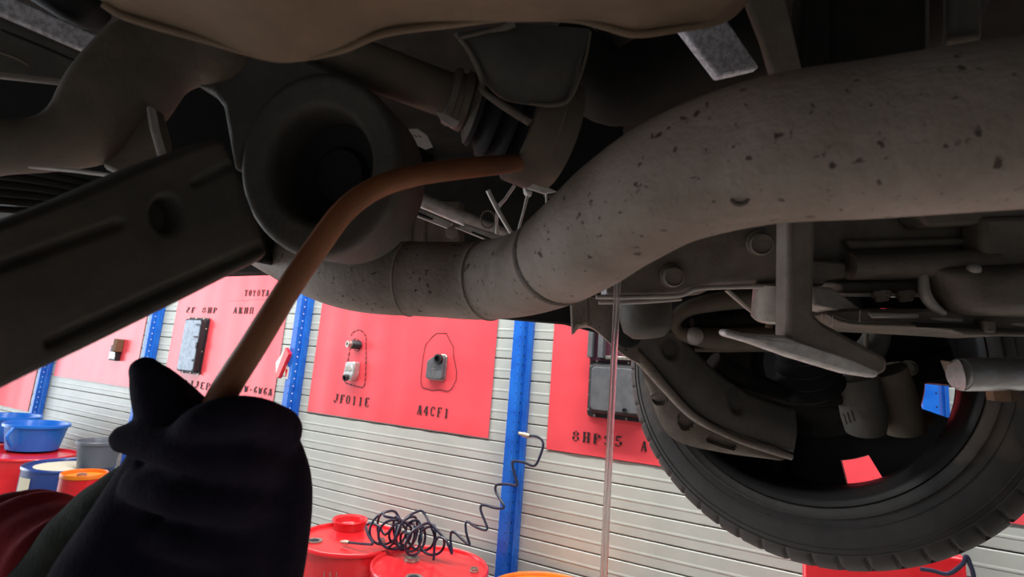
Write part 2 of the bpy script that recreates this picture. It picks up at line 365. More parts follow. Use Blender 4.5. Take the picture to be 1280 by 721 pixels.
b3 = board('red board stencilled JF011E and A4CF1 in the middle bay', xpx(394, 450), xpx(619, 450), zpx(500, 531), zpx(500, 531) + 1.2)
b4 = board('red board stencilled 8HP95 with a large dark pan, beside the tyre', xpx(690, 460), WY * .140, zpx(684, 561), zpx(684, 561) + 1.2)
b5 = board('red board edge showing just right of the tyre', WY * .262, WY * .262 + 1.3, zpx(1275, 655), zpx(1275, 655) + 1.2)
letters(b3, 'JF011E', (417, 502), (463, 509), 11); letters(b3, 'A4CF1', (521, 517), (563, 523), 12)
letters(b4, '8HP95', (715, 550), (782, 560), 13); letters(b4, 'A', (801, 563), (812, 565), 13)
letters(b2, 'TOYOTA', (305, 370), (337, 370), 8); letters(b2, 'ZF 8HP', (232, 391), (273, 391), 7)
letters(b2, 'АКПП 140'.replace('А', 'A').replace('К', 'K').replace(' 140', ' A4'), (291, 392), (340, 392), 8)
letters(b2, '1JJEP', (229, 484), (264, 487), 9); letters(b2, 'FW-6W6A', (299, 490), (341, 494), 9)
yl = yt + .0002
ol = lambda pts: [wallp(a, b, yl) for a, b in pts]
dash_line(ol([(439, 420), (440, 416), (445, 413), (450, 412), (455, 416), (457.5, 421), (457.5, 450), (456.5, 478), (454, 484), (446, 483), (431, 478), (430.5, 474), (433, 460), (438, 432)]), .006, yl, .034).build('dashed_outline', M['ink'], b3, flat=True, kind='stuff')
dash_line(ol([(441, 424), (446, 423), (451, 427), (452, 433), (448, 439), (442, 437)]), .004, yl, .03).build('dashed_ring', M['ink'], b3, flat=True, kind='stuff')
dash_line(ol([(546, 416.5), (558, 416.5), (562, 425), (566.5, 433), (567, 445), (570.5, 463), (570, 475), (565, 485), (560, 489), (550, 487), (540, 488), (528, 484), (526, 478), (526, 470), (529, 445), (532, 430), (540, 421), (546, 416.5)]), .003, yl).build('traced_outline', M['ink'], b3, flat=True, kind='stuff')
dash_line([wallp(288, 376, yl), wallp(345, 373, yl)], .003, yl).build('seam_line', M['dred'], b2, flat=True)

# ------------------------------------------------------------------ parts mounted on the boards
def pan(name, label, x0, x1, z0, z1, dep, taper, rim_m, face_m, bolts, flange=.018):
    t = thing(name, label, 'oil pan', ((x0 + x1) / 2, WY - .01, z0))
    y = WY - .0095
    def ring(i, yy, r=.02):
        pts = []; X0, X1, Z0_, Z1 = x0 + i, x1 - i, z0 + i, z1 - i
        for cx, cz, a0 in ((X1 - r, Z1 - r, 0), (X0 + r, Z1 - r, 90), (X0 + r, Z0_ + r, 180), (X1 - r, Z0_ + r, 270)):
            for k in range(4):
                a = math.radians(a0 + 30 * k); pts.append((cx + r * math.cos(a), yy, cz + r * math.sin(a)))
        return pts
    def loft(rings, m, nm):
        g = G(); n = len(rings[0])
        g.add([p for r in rings for p in r], [(j * n + k, j * n + (k + 1) % n, (j + 1) * n + (k + 1) % n, (j + 1) * n + k) for j in range(len(rings) - 1) for k in range(n)] +
              [list(range(n)), list(range((len(rings) - 1) * n, len(rings) * n))])
        return g.build(nm, m, t, ang=30)
    loft([ring(0, y), ring(0, y - .012)], rim_m, 'flange')
    loft([ring(flange, y - .012), ring(flange + taper, y - dep), ring(flange + taper + .008, y - dep - .004)], rim_m, 'body')
    loft([ring(flange + taper + .010, y - dep - .0035), ring(flange + taper + .013, y - dep - .007)], face_m, 'face')
    for k in range(bolts):
        u = (k + .5) / bolts * 4; s = int(u); fr = u - s
        bx, bz = ((x0 + (x1 - x0) * fr, z0 + .009), (x1 - .009, z0 + (z1 - z0) * fr), (x1 - (x1 - x0) * fr, z1 - .009), (x0 + .009, z1 - (z1 - z0) * fr))[s]
        g = G(); g.lathe((bx, y - .012, bz), (0, -1, 0), [(0, .008), (.004, .008), (.004, .0055), (.010, .0055), (.010, 0)], 6); g.build('bolt', M['steel'], t, flat=True)
    return t
p3 = pan('transmission_oil_pan', 'large dark transmission pan with bolted flange, on the board beside the tyre', xpx(738, 470), xpx(818, 480), zpx(745, 521), zpx(760, 450), .085, .012, M['panb'], M['pan'], 16)
a = wallp(780.5, 513, WY - .105)
g = G(); g.lathe((a.x, WY - .1005, a.z), (0, -1, 0), [(0, .012), (.006, .012), (.006, .008), (.002, .007), (.002, 0)], 12); g.build('drain_plug', M['panb'], p3)
zt = zpx(760, 450)
g = G(); g.bounds(xpx(738, 470), xpx(818, 480), WY - .03, WY - .0095, zt - .01, zt + .42); up_ = g.build('upper_tray', M['maroon'], p3, bevel=.004, label='dark maroon upper tray')
for xa, xb in ((.0, .028), (.055, .085)):
    g = G(); g.bounds(xpx(738, 470) + xa, xpx(738, 470) + xb, WY - .07, WY - .028, zt + .005, zt + .42); g.build('tray_rib', M['pan'], up_, bevel=.004)
g = G(); g.bounds(xpx(738, 470) + .09, xpx(818, 480), WY - .05, WY - .028, zt + .002, zt + .02); g.build('tray_lip', M['steel'], up_, bevel=.003)
p1 = pan('transmission_oil_pan', 'tall narrow pan with pale face and black rim, left of the hose', xpx(226, 465) + .02, xpx(257, 440), zpx(240, 467), zpx(240, 397), .05, .004, M['panb'], M['panl'], 10, .012)
a = wallp(243, 430, WY - .06)
for k, (dx, dz, w_, h_) in enumerate(((-.02, .06, .05, .012), (.015, -.01, .016, .05), (.0, -.13, .018, .016), (.0, .16, .08, .01))):
    g = G(); g.bounds(a.x + dx - w_ / 2 + .03, a.x + dx + w_ / 2 + .03, WY - .0725, WY - .066, a.z + dz - h_ / 2, a.z + dz + h_ / 2); g.build('pressed_rib', M['panb'], p1)
# silver bracket on the pale board
c = wallp(149, 440)
t = thing('valve_bracket', 'small silver bracket with a rusty top on the pale pink board', 'bracket', (c.x, WY - .01, c.z - .05))
g = G(); g.bounds(c.x - .06, c.x + .06, WY - .05, WY - .0095, c.z - .08, c.z + .06); g.build('black_back', M['panb'], t, bevel=.006)
g = G(); g.bounds(c.x - .048, c.x + .048, WY - .056, WY - .049, c.z - .066, c.z - .0); g.build('silver_face', M['silver'], t, bevel=.004)
g = G(); g.bounds(c.x + .01, c.x + .075, WY - .07, WY - .0095, c.z + .0, c.z + .12); g.build('rusty_top', M['rust'], t, bevel=.006)
# cylinder filter + strainer + square filter on board 3
c = wallp(444, 431) + Vector((.035, 0, 0))
t = thing('oil_filter', 'tiny black cylindrical filter with a steel end inside a dashed outline', 'filter', (c.x, WY - .01, c.z - .03))
ax = Vector((-.35, -1, .0)).normalized()
g = G(); g.lathe((c.x + .015, WY - .0095, c.z), ax, [(0, .030), (.055, .030), (.06, .026), (.06, 0)], 20); g.build('body', M['panb'], t)
g = G(); g.lathe(Vector((c.x + .015, WY - .0095, c.z)) + ax * .060, ax, [(0, .022), (.03, .022), (.03, .012), (.01, .012), (.01, 0)], 16); g.build('steel_end', M['steel'], t)
c = wallp(440, 464) + Vector((.03, 0, 0))
t = thing('oil_strainer', 'silver boxy strainer with a black outlet below the tiny cylinder', 'filter', (c.x, WY - .01, c.z - .05))
g = G(); g.prism([(c.x + a_, WY - .0095, c.z + b_) for a_, b_ in ((-.045, -.03), (-.035, .06), (.045, .065), (.05, -.01), (.03, -.06), (-.02, -.06))], Vector((0, -.055, 0))); g.build('body', M['silver'], t, bevel=.008)
g = G(); g.lathe((c.x - .005, WY - .064, c.z - .04), (-.1, -1, -.3), [(0, .022), (.02, .022), (.02, .014), (.008, .014), (.008, 0)], 16); g.build('outlet', M['panb'], t)
g = G(); g.bounds(c.x - .03, c.x + .03, WY - .067, WY - .062, c.z + .0, c.z + .03); g.build('ribbed_pad', M['steel'], t, bevel=.003)
c = wallp(546, 459) + Vector((.015, 0, 0))
t = thing('oil_filter', 'dark square filter with rounded corners and a round neck on the middle board', 'filter', (c.x, WY - .01, c.z - .06))
g = G(); g.prism([(c.x + a_, WY - .0095, c.z + b_) for a_, b_ in ((-.062, -.06), (-.05, -.072), (.05, -.072), (.062, -.06), (.062, .06), (.05, .075), (0, .075), (-.062, .035))], Vector((0, -.035, 0))); g.build('body', M['pan'], t, bevel=.006, label='dark grey filter body')
g = G(); g.prism([(c.x + a_ * 1.08, WY - .0092, c.z + b_ * 1.08) for a_, b_ in ((-.062, -.06), (-.05, -.072), (.05, -.072), (.062, -.06), (.062, .06), (.05, .075), (0, .075), (-.062, .035))], Vector((0, -.012, 0))); g.build('rim', M['steel'], t, bevel=.004)
g = G(); g.lathe((c.x + .028, WY - .044, c.z + .05), (0, -1, 0), [(0, .03), (.02, .03), (.022, .02), (.006, .018), (.006, 0)], 18); g.build('neck', M['panb'], t)
g = G(); g.bounds(c.x - .02, c.x + .015, WY - .0465, WY - .043, c.z - .012, c.z - .007); g.bounds(c.x - .006, c.x - .001, WY - .0465, WY - .043, c.z - .05, c.z + .01); g.build('moulded_cross', M['steel'], t, kind='stuff')
# red wedge hanging next to the second post
A = wallp(356.5, 434, WY - .11); B = wallp(344, 468, WY - .11); C_ = wallp(361, 442, WY - .11); D_ = wallp(347.5, 473, WY - .11)
t = thing('plastic_wedge', 'small red and white plastic wedge hanging on the post behind the hose', 'wedge', tuple((A + B) / 2))
g = G(); g.prism([A, C_, D_, B], Vector((0, .03, 0))); g.build('red_side', M['dred'], t, bevel=.003)
E_ = wallp(344.5, 453, WY - .10); g = G(); g.prism([A + Vector((0, .004, 0)), B + Vector((0, .004, 0)), E_], Vector((0, .03, 0))); g.build('pale_side', M['white'], t, bevel=.003, label='white side')

# ------------------------------------------------------------------ drums
def drum_parts(t, R, H, body, lid, hoop=True):
    x, y, z = t.location
    pr = [(0.0, R * .97), (.004, R), (.02, R), (.024, R * .985)]
    if hoop:
        for hz in (.335, .66): pr += [(H * hz - .022, R * .985), (H * hz - .008, R * 1.005), (H * hz + .008, R * 1.005), (H * hz + .022, R * .985)]
    pr += [(H - .024, R * .985), (H - .018, R * .985)]
    g = G(); g.lathe((x, y, z), (0, 0, 1), pr, 48, ref=(1, 0, 0)); g.build('shell', body, t, ang=50)
    g = G(); g.lathe((x, y, z), (0, 0, 1), [(H - .014, 0.0001), (H - .014, R * .955), (H, R * .965), (H + .004, R * .985), (H, R * 1.008), (H - .016, R * 1.008)], 48, ref=(1, 0, 0)); g.build('lid', lid, t, ang=60)
def bung(t, dx, dy, H, r=.034, cap=True):
    x, y, z = t.location
    g = G(); g.lathe((x + dx, y + dy, z + H - .013), (0, 0, 1), [(0, r * 1.15), (.006, r * 1.15), (.007, r), (.016, r), (.016, r * .75), (.009, r * .7), (.009, 0.0001)] if cap else [(0, r * 1.2), (.006, r * 1.2), (.006, r * .85), (.001, r * .8), (.001, .0001)], 16); o = g.build('bung', M['steel'], t, ang=30)
    if not cap:
        g = G(); g.lathe((x + dx, y + dy, z + H - .0115), (0, 0, 1), [(0, r * .78), (.002, r * .78), (.002, 0.0001)], 14); g.build('bung_hole', M['hole'], o)
HD = .88; RD = .283
def drum(label, px, py, body, lid, R=RD, H=HD, dz=0, group='oil drums along the wall'):
    c = onz(px, py, H + dz); t = thing('oil_drum', label, 'drum', (c.x, c.y, dz), group); drum_parts(t, R, H, body, lid, R > .2); return t, c
def side_label(t, R, H, ang, w_, z0, z1, m, name='paper_label'):
    x, y, z = t.location; g = G(); n = 8; vs = []
    for k in range(n + 1):
        a = math.radians(ang) + (k / n - .5) * w_ / R
        for zz in (z0, z1):
            vs.append((x + R * math.cos(a), y + R * math.sin(a), z + zz)); 
    for k in range(n + 1):
        a = math.radians(ang) + (k / n - .5) * w_ / R
        for zz in (z0, z1): vs.append((x + (R + .002) * math.cos(a), y + (R + .002) * math.sin(a), z + zz))
    o = 2 * (n + 1)
    fs = [(2 * k, 2 * k + 1, 2 * k + 3, 2 * k + 2) for k in range(n)] + [(o + 2 * k, o + 2 * k + 2, o + 2 * k + 3, o + 2 * k + 1) for k in range(n)]
    fs += [(2 * k, 2 * k + 2, o + 2 * k + 2, o + 2 * k) for k in range(n)] + [(2 * k + 1, o + 2 * k + 1, o + 2 * k + 3, 2 * k + 3) for k in range(n)] + [(0, o, o + 1, 1), (2 * n, 2 * n + 1, o + 2 * n + 1, o + 2 * n)]
    g.add(vs, fs); return g.build(name, m, t)
def drum_text(t, text, R, ang, z0, hgt, m):
    x, y, z = t.location; g = G(); cell = hgt * .62; n = len(text)
    for i, ch in enumerate(text):
        for (x0, z0_, x1, z1_, wd) in GL[ch]:
            def pt(u, v, off):
                s = (i - n / 2 + u) * cell / R; a = math.radians(ang) + s
                return Vector((x + (R + off) * math.cos(a), y + (R + off) * math.sin(a), z + z0 + v * hgt))
            p0, p1 = pt(x0, z0_, .0015), pt(x1, z1_, .0015); e = (p1 - p0); L = e.length
            if L < 1e-6: continue
            e.normalize(); out = (p0 - Vector((x, y, p0.z))).normalized(); s = out.cross(e).normalized(); g.box((p0 + p1) / 2, L / 2 + .002, wd * hgt * .35, .001, e, s, e.cross(s))
    return g.build('lettering', m, t, flat=True, kind='stuff')

d1, c1 = drum('red oil drum by the glove with the hose end lying on its lid', 440, 671, M['dred'], M['dred'])
bung(d1, -.14, .12, HD); bung(d1, -.12, -.15, HD, cap=False); bung(d1, .14, .08, HD, .02)
side_label(d1, RD, HD, -128, .09, .56, .74, M['white']); drum_text(d1, 'SPE', RD, -87, .60, .075, M['white'])
for k, aa in enumerate((-70, -64, -58)):
    side_label(d1, RD, HD, aa, .004, .70, .80, M['steel'], 'scratch')
d2, c2 = drum('red oil drum in front of the wall with the coiled hose heaped on it', 538, 706, M['dred'], M['dred'])
bung(d2, -.13, .02, HD); bung(d2, .02, -.15, HD, cap=False); bung(d2, .19, .10, HD, .02)
side_label(d2, RD, HD, -150, .14, .62, .80, M['white'])
d3, c3 = drum('orange topped oil drum standing below the middle post', 686, 745, M['dred'], M['orange'])
bung(d3, -.02, .16, HD); bung(d3, .20, .08, HD, .02)
dl1, cl1 = drum('red oil drum at the far left with the blue tub on it', 42, 567, M['dred'], M['dred'])
side_label(dl1, RD, HD, -80, .10, .62, .78, M['cream'])
dl2, cl2 = drum('dark blue oil drum with a cream label between two red ones', 88, 580, M['dblue'], M['dblue'])
side_label(dl2, RD, HD, -82, .12, .70, .82, M['cream'])
g = G(); g.lathe((cl2.x, cl2.y, HD - .0135), (0, 0, 1), [(0, .22), (.002, .22), (.002, .0001)], 28, sy=.9); g.build('pale_lid_patch', M['cream'], dl2, label='cream coloured lid centre')
c = P(106, 591, 2.55)
t = thing('oil_canister', 'slim red canister with an orange top beside the grey bucket', 'canister', (c.x, c.y, 0), None)
RC = 24 * 2.55 / F
drum_parts(t, RC, c.z, M['dred'], M['orange'], False); bung(t, .02, -.02, c.z, .02)

def tub(name, label, cat, c, z0, R, H, m, sx=1.0, sy=1.0, taper=.82, wall_=.012, group=None, rot=0):
    t = thing(name, label, cat, (c.x, c.y, z0), group)
    ref = (math.cos(rot), math.sin(rot), 0)
    g = G(); g.lathe((c.x, c.y, z0), (0, 0, 1), [(0, R * taper * .5), (0, R * taper), (H * .9, R * .985), (H * .9, R * 1.06), (H, R * 1.06), (H + .004, R * 1.03), (H, R - .003), (H * .88, R - wall_), (wall_, R * taper - wall_), (wall_, .0001)], 40, sx, sy, ref); g.build('bowl', m, t, ang=35)
    return t
cb = onz(40, 561, HD)
tb = tub('washing_tub', 'blue plastic tub with a lip standing on the far left red drum', 'tub', Vector((cb.x, cb.y, 0)), HD + .004, .225, .21, M['basin'], 1.05, .88, rot=.3)
tub('washing_tub', 'second blue tub half hidden behind the front blue tub', 'tub', Vector((cb.x - .60, cb.y + .03, 0)), HD + .006, .215, .21, M['basin'], 1.1, .9, rot=.2)
g = G(); x, y, z = tb.location; g.tube(catmull([(x + .10, y - .19, z + .19), (x + .12, y - .225, z + .12), (x + .11, y - .18, z + .04)], 5), .012, 10); g.build('handle', M['basin'], tb)
c = Vector((cb.x - .60, cb.y + .03, 0)); t = thing('oil_drum', 'red oil drum carrying the half hidden blue tub', 'drum', (c.x, c.y, 0), 'oil drums along the wall'); drum_parts(t, RD, HD, M['dred'], M['dred'])
tg = tub('bucket', 'grey plastic bucket with a thick rim next to the glove', 'bucket', Vector((cl2.x + .19, cl2.y + .085, 0)), HD + .004, .145, .19, M['greyp'], taper=.8)
cr = onz(396, 657, HD)
tub('bowl', 'shallow red bowl at the back of the drum beside the glove', 'bowl', Vector((c1.x - .155, c1.y + .135, 0)), HD - .0135, .095, .05, M['dred'], taper=.9)
# red cabinet behind the tyre, with a black cable beside it
ca = wallp(1207, 710, 2.30)
t = thing('tool_cabinet', 'red metal cabinet at the wall under the right side of the tyre', 'cabinet', (ca.x - .22, 2.40, 0))
g = G(); g.bounds(ca.x - .46, ca.x, 2.28, 2.50, .05, ca.z + .035); g.build('body', M['dred'], t, bevel=.012)
g = G(); g.bounds(ca.x - .44, ca.x - .02, 2.268, 2.279, .10, ca.z - .14); dr = g.build('door', M['dred'], t, bevel=.004)
g = G(); g.bounds(ca.x - .10, ca.x - .08, 2.250, 2.268, .60, .76); g.build('handle', M['steel'], dr, bevel=.003)
for dx in (-.42, -.04):
    for dy in (2.31, 2.47):
        g = G(); g.bounds(ca.x + dx - .02, ca.x + dx + .02, dy - .02, dy + .02, 0, .05); g.build('foot', M['panb'], t)
q = [wallp(a_, b_, 2.24) for a_, b_ in ((1150, 711), (1165, 713), (1185, 717), (1203, 705), (1208, 695), (1213, 706), (1217, 722), (1216, 760))]
q[0].z = q[0].z
g = G(); g.tube(catmull([tuple(p) for p in q] + [(q[-1].x, 2.24, .6), (q[-1].x - .02, 2.2, .02)], 6), .0065, 8); g.build('electric_cable', M['coil'], label='black cable looping beside the red cabinet under the tyre', cat='cable')

# ------------------------------------------------------------------ coiled air hose
cp = [(660, 544.5, 2.47), (672, 546, 2.46), (679, 554, 2.45), (675, 570, 2.44), (668, 582, 2.43), (655, 578, 2.43), (641, 577, 2.43), (643, 592, 2.43), (646.5, 606, 2.43), (634, 605, 2.43), (621, 606, 2.42), (620, 615, 2.42),
      (630, 633, 2.41), (620, 635, 2.41), (604, 631, 2.4), (601, 638, 2.4), (609, 661, 2.39), (596, 659, 2.38), (583, 652, 2.38), (583, 666, 2.37), (587, 681, 2.37), (578, 674, 2.36), (566, 664, 2.35), (563, 673, 2.35),
      (565, 692, 2.34), (558, 676, 2.33), (550, 671, 2.33), (544, 678, 2.32), (542, 700, 2.31)]
pts = [tuple(wallp(a_, b_, y)) for a_, b_, y in cp]
pc = wallp(508, 672, 2.30)
th = 0.0
last = Vector(pts[-1])
NT = 10
for k in range(NT * 12):
    u = k / (NT * 12 - 1); lp = k / 12; a_ = lp * 2 * math.pi + 1.2
    cxx = pc.x + .13 - .28 * u + .035 * math.sin(lp * 2.1); cyy = pc.y + .04 * math.cos(lp * 1.7)
    big = (int(lp) in (4, 5, 8)); rr = (.066 + .016 * math.sin(int(lp) * 2.3)) * (1.4 if big else 1)
    tw = .5 + .9 * math.sin(int(lp) * 1.9 + .3 * math.sin(lp * .7)); hh = rr * math.sin(a_)
    pts.append((cxx + rr * math.cos(a_) * math.cos(tw) + .03 * (lp % 1 - .5), cyy + rr * math.cos(a_) * math.sin(tw), max(.905 + rr * (.85 + .0 * u) + hh * .95, .898)))
for a_, b_, y in ((482, 668, 2.26), (474, 658, 2.25), (464, 654, 2.24), (458, 657, 2.24), (460, 668, 2.22), (466, 679, 2.2), (458, 680, 2.2), (435, 680, 2.2)):
    p = wallp(a_, b_, y); pts.append((p.x, p.y, max(p.z, .892)))
t = thing('air_hose', 'dark blue coiled air hose from the middle post to the red drum lids', 'hose', (pc.x, pc.y, .88))
g = G(); g.tube(catmull(pts, 5), .0065, 8); g.build('coil', M['coil'], t)
e1 = Vector(pts[-1]); e0 = Vector(pts[-2]); d_ = (e1 - e0).normalized()
g = G(); g.lathe(e1, d_, [(-.005, .009), (.01, .011), (.03, .011), (.032, .008), (.05, .008), (.05, 0.0001)], 12); g.build('coupling', M['brass'], t)
e1 = Vector(pts[0]); g = G(); g.lathe(e1, (-1, 0.1, .1), [(-.01, .009), (.0, .013), (.03, .013), (.03, .009), (.055, .009), (.055, 0.0001)], 12); g.build('coupling', M['brass'], t)

# ================================================================== the car
car = thing('car', 'raised car seen from below with exhaust, suspension arms and front wheel', 'car', (0, 0, 1.95))
g = G(); g.bounds(-2.6, 2.2, -1.0, 1.02, 2.30, 2.42); pan_ = g.build('floor_pan', M['dark'], car, bevel=.01)
g = G()
for k in range(9): g.bounds(-2.3 + k * .5, -2.22 + k * .5, -.9, .9, 2.27, 2.305)
g.build('pressed_beads', M['dark'], pan_, kind='stuff')
g = G(); g.bounds(-2.6, -.95, .96, 1.03, 2.06, 2.42); g.bounds(-.95, -.42, .96, 1.03, 1.985, 2.42); g.build('side_sill', M['dark'], car, bevel=.01)
g = G(); g.bounds(-.42, 2.2, 1.28, 1.31, 2.14, 2.42); g.bounds(-.45, 2.2, 1.0, 1.3, 2.31, 2.42); g.build('wing_leak_block', M['dark'], car, bevel=.008)  # unseen wing panels added to stop light leaking in past the floor pan
g = G(); g.pprism([(-60, 60, .52), (330, 60, .52), (330, 330, .50), (-60, 240, .52)], .03); g.build('dark_backing', M['rubber'], car, bevel=.004)  # black sheet added so the arch opening stays in shade
# ---- exhaust
ex = [(230, 262, .70, 25), (300, 290, .63, 28), (352, 314, .565, 33), (405, 336, .515, 40), (460, 346, .475, 45), (540, 349, .452, 47), (610, 350, .432, 49.5), (672, 336, .382, 55), (725, 304, .325, 66), (780, 262, .292, 74), (850, 222, .262, 81), (960, 190, .238, 90), (1090, 176, .221, 97), (1230, 160, .206, 104), (1420, 140, .19, 112)]
g = G(); g.ptube(ex, 10, 48); exo = g.build('exhaust_pipe', M['exh'], car, ang=60, label='sooty tan exhaust pipe with a double bend')
q = catmull(ex, 40)
def seam(name, px, half, rise, m):
    k = min(range(len(q)), key=lambda i: abs(q[i][0] - px)); c = P(*q[k][:3]); n = P(*q[k + 1][:3]) - P(*q[k - 1][:3]); r = q[k][3] * q[k][2] / F
    g = G(); g.lathe(c, n, [(-half, r - .001), (-half * .6, r + rise * .8), (0, r + rise), (half * .6, r + rise * .8), (half, r - .001)], 48); return g.build(name, m, exo, ang=80)
seam('weld_seam', 700, .0050, .0008, M['weld']); seam('weld_seam', 612, .0016, .0012, M['exh']); seam('weld_seam', 513, .0013, .0008, M['exh'])
k = min(range(len(q)), key=lambda i: abs(q[i][0] - 925)); c = P(925, 246, q[k][2] - q[k][3] * q[k][2] / F * .72); g = G()
g.lathe(c - ray(925, 246).normalized() * -.004, (CAM - c), [(-.004, .0045), (.002, .0042), (.0024, .003), (.0012, .0024), (.0012, .0001)], 16); g.build('dark_spot', M['weld'], exo)  # small dark disc set on the pipe
# ---- top brown shield
def sh_disp(px, py, u, v): return .006 * math.sin(v * math.pi) + .002 * math.sin(px * .02 + 1)
g = G(); g.patch([(60, -190, .13), (350, -190, .13), (640, -190, .13), (900, -180, .135), (1000, -170, .14)],
                 [(95, -28, .20), (128, 4, .215), (160, 22, .22), (250, 48, .225), (345, 72, .228), (420, 64, .23), (480, 42, .232), (560, 31, .236), (640, 22, .24), (715, 24, .24), (755, 33, .24), (795, 43, .24), (850, 36, .238), (905, 24, .236), (935, -6, .232)], 90, 24, sh_disp, .004)
g.build('underbody_shield', M['shield'], car, label='brown dust covered shield across the top', ang=60)
q2 = catmull([(128, 4, .215), (160, 22, .22), (250, 48, .225), (345, 72, .228), (420, 64, .23), (480, 42, .232), (560, 31, .236), (640, 22, .24), (715, 24, .24), (755, 33, .24), (795, 43, .24), (850, 36, .238), (905, 24, .236), (932, 0, .233)], 8)
g = G(); g.tube([P(*a_) for a_ in q2], .0016, 10); g.build('shield_edge', M['shield'], car)
# ---- lower control arm on the left
def seg_d(px, py, a_, b_):
    ax_, ay = a_; bx, by = b_; L2 = (bx - ax_) ** 2 + (by - ay) ** 2; t = max(0, min(1, ((px - ax_) * (bx - ax_) + (py - ay) * (by - ay)) / L2))
    return math.hypot(px - ax_ - t * (bx - ax_), py - ay - t * (by - ay))
def arm_disp(px, py, u, v):
    d_ = 0
    for a_, b_, dep, w_ in (((-40, 347), (146, 281), .0035, 6), ((243, 229), (287, 206), .0025, 5), ((60, 428), (326, 308), .0035, 6)):
        d_ -= dep * math.exp(-(seg_d(px, py, a_, b_) / w_) ** 2)
    d_ += .0025 * math.exp(-(seg_d(px, py, (-40, 420), (300, 265)) / 60) ** 2)
    r = math.hypot((px - 206) / 17, (py - 269) / 21)
    if r < 1: d_ -= .012
    elif r < 1.5: d_ -= .012 * (1.5 - r) ** 2 * 1.2
    e = min(v, 1 - v); er = .07
    if e < er: d_ -= .012 * (1 - math.sqrt(max(0, 1 - (1 - e / er) ** 2)))
    if u > .96: d_ -= .010 * (1 - math.sqrt(max(0, 1 - ((u - .96) / .04) ** 2)))
    return d_
g = G(); g.patch([(-320, 405, .13), (-90, 318, .165), (0, 277, .185), (95, 241, .21), (180, 204, .235), (240, 181, .25), (287, 167, .262)],
                 [(-320, 690, .13), (-90, 547, .165), (0, 492, .18), (120, 433, .205), (230, 378, .235), (300, 342, .258), (346, 320, .275)], 260, 96, arm_disp, .035)
g.build('control_arm', M['arm'], car, ang=60, label='black stamped control arm with grooves and a round hole')
# arch casting and bush collar
g = G(); g.ptube([(-500, 215, .28, 38), (-80, 190, .30, 36), (0, 184, .305, 34), (60, 180, .31, 34), (108, 162, .318, 44), (149, 120, .328, 53), (188, 76, .338, 50), (235, 60, .350, 46), (285, 70, .365, 44), (335, 95, .41, 30)], 10, 40)
g.build('arch_bracket', M['armr'], car, ang=70, label='dusty brown arched casting above the control arm')
cc = P(398, 205, .345); ax = (ROT @ Vector((-.10, .02, .98))).normalized(); s_ = .345 / F
g = G(); g.lathe(cc, ax, [(-.055, .0605), (-.012, .0605), (-.008, .0604), (-.003, .0592), (-.0005, .0570), (0, .0545), (-.0002, .0530), (-.0015, .0425), (-.0019, .041), (-.0035, .0385), (-.008, .0368), (-.012, .0364), (-.045, .036), (-.045, .0001)], 64, .94, 1.04, UPC.cross(FWD)); col_ = g.build('bush_collar', M['arm'], car, ang=50)
g = G(); g.lathe(cc - ax * .030, ax, [(-.012, .0362), (-.002, .0356), (-.006, .031), (-.008, .022), (-.002, .018), (-.002, .0001)], 48, .94, 1.04, UPC.cross(FWD)); g.build('rubber_bush', M['rubber'], col_, ang=50)
g = G(); g.pprism([(125, 208, .322), (150, 165, .325), (172, 128, .325), (186, 128, .322), (196, 165, .318), (201, 206, .312), (160, 224, .312)], .012); g.build('arch_gusset', M['armr'], car, bevel=.003)
g = G(); g.pprism([(199, 206, .306), (186, 160, .312), (182, 134, .316), (186, 130, .316), (192, 160, .312), (204, 200, .306)], .006); g.build('arch_lit_edge', M['balloy'], car, bevel=.001, label='edge of the arch painted pale as if lit')  # pale strip paints the direct light on the arch edge
g = G(); g.pprism([(235, 40, .352), (345, 55, .352), (450, 100, .352), (505, 160, .352), (470, 180, .352), (400, 110, .352), (340, 130, .352), (310, 180, .352), (292, 215, .352), (283, 165, .352), (277, 132, .352), (262, 112, .352), (240, 105, .352)], .03); g.build('arch_web', M['arm'], car, bevel=.004)
g = G(); g.ptube([(36, 209, .29, 1.2), (90, 213, .29, 2.6), (140, 219, .288, 2.6), (158, 218, .286, 1.5)], 6, 8); g.build('tube_lit_edge', M['balloy'], car)  # pale strip paints the rim light along the tube's lower edge
# ---- upper left: rail strip, panels
g = G(); g.pprism([(-30, -24, .34), (124, 44, .36), (108, 66, .36), (-30, 6, .34)], .012); g.build('seat_rail', M['speck'], car, bevel=.002, label='pale speckled strip at the top left')
g = G(); g.pprism([(-30, 8, .345), (110, 66, .365), (100, 108, .372), (-30, 94, .35)], .02); sp = g.build('side_panel', M['arm'], car, bevel=.004)
g = G(); g.ptube([(2, 38, .343, 2), (60, 62, .352, 2.4), (94, 77, .358, 2)], 6, 8); g.build('panel_groove', M['rubber'], sp)
g = G(); g.ptube([(-10, 62, .347, 1.6), (20, 72, .35, 2), (36, 82, .352, 1.2)], 6, 8); g.build('panel_bead', M['armr'], sp)
g = G(); g.ptube([(30, -40, .36, 30), (90, -5, .37, 32), (118, 18, .38, 24), (132, 30, .385, 10)], 8, 20); g.build('rubber_sleeve', M['rubber'], car, label='black rubber sleeve at the top left')
g = G()
for k in range(6): g.ptube([(-30, 205 + k * 11, .40, 4), (40, 214 + k * 10, .405, 4.5), (125, 232 + k * 8, .41, 4)], 5, 10)
g.build('ribbed_hose', M['dark'], car, kind='stuff')
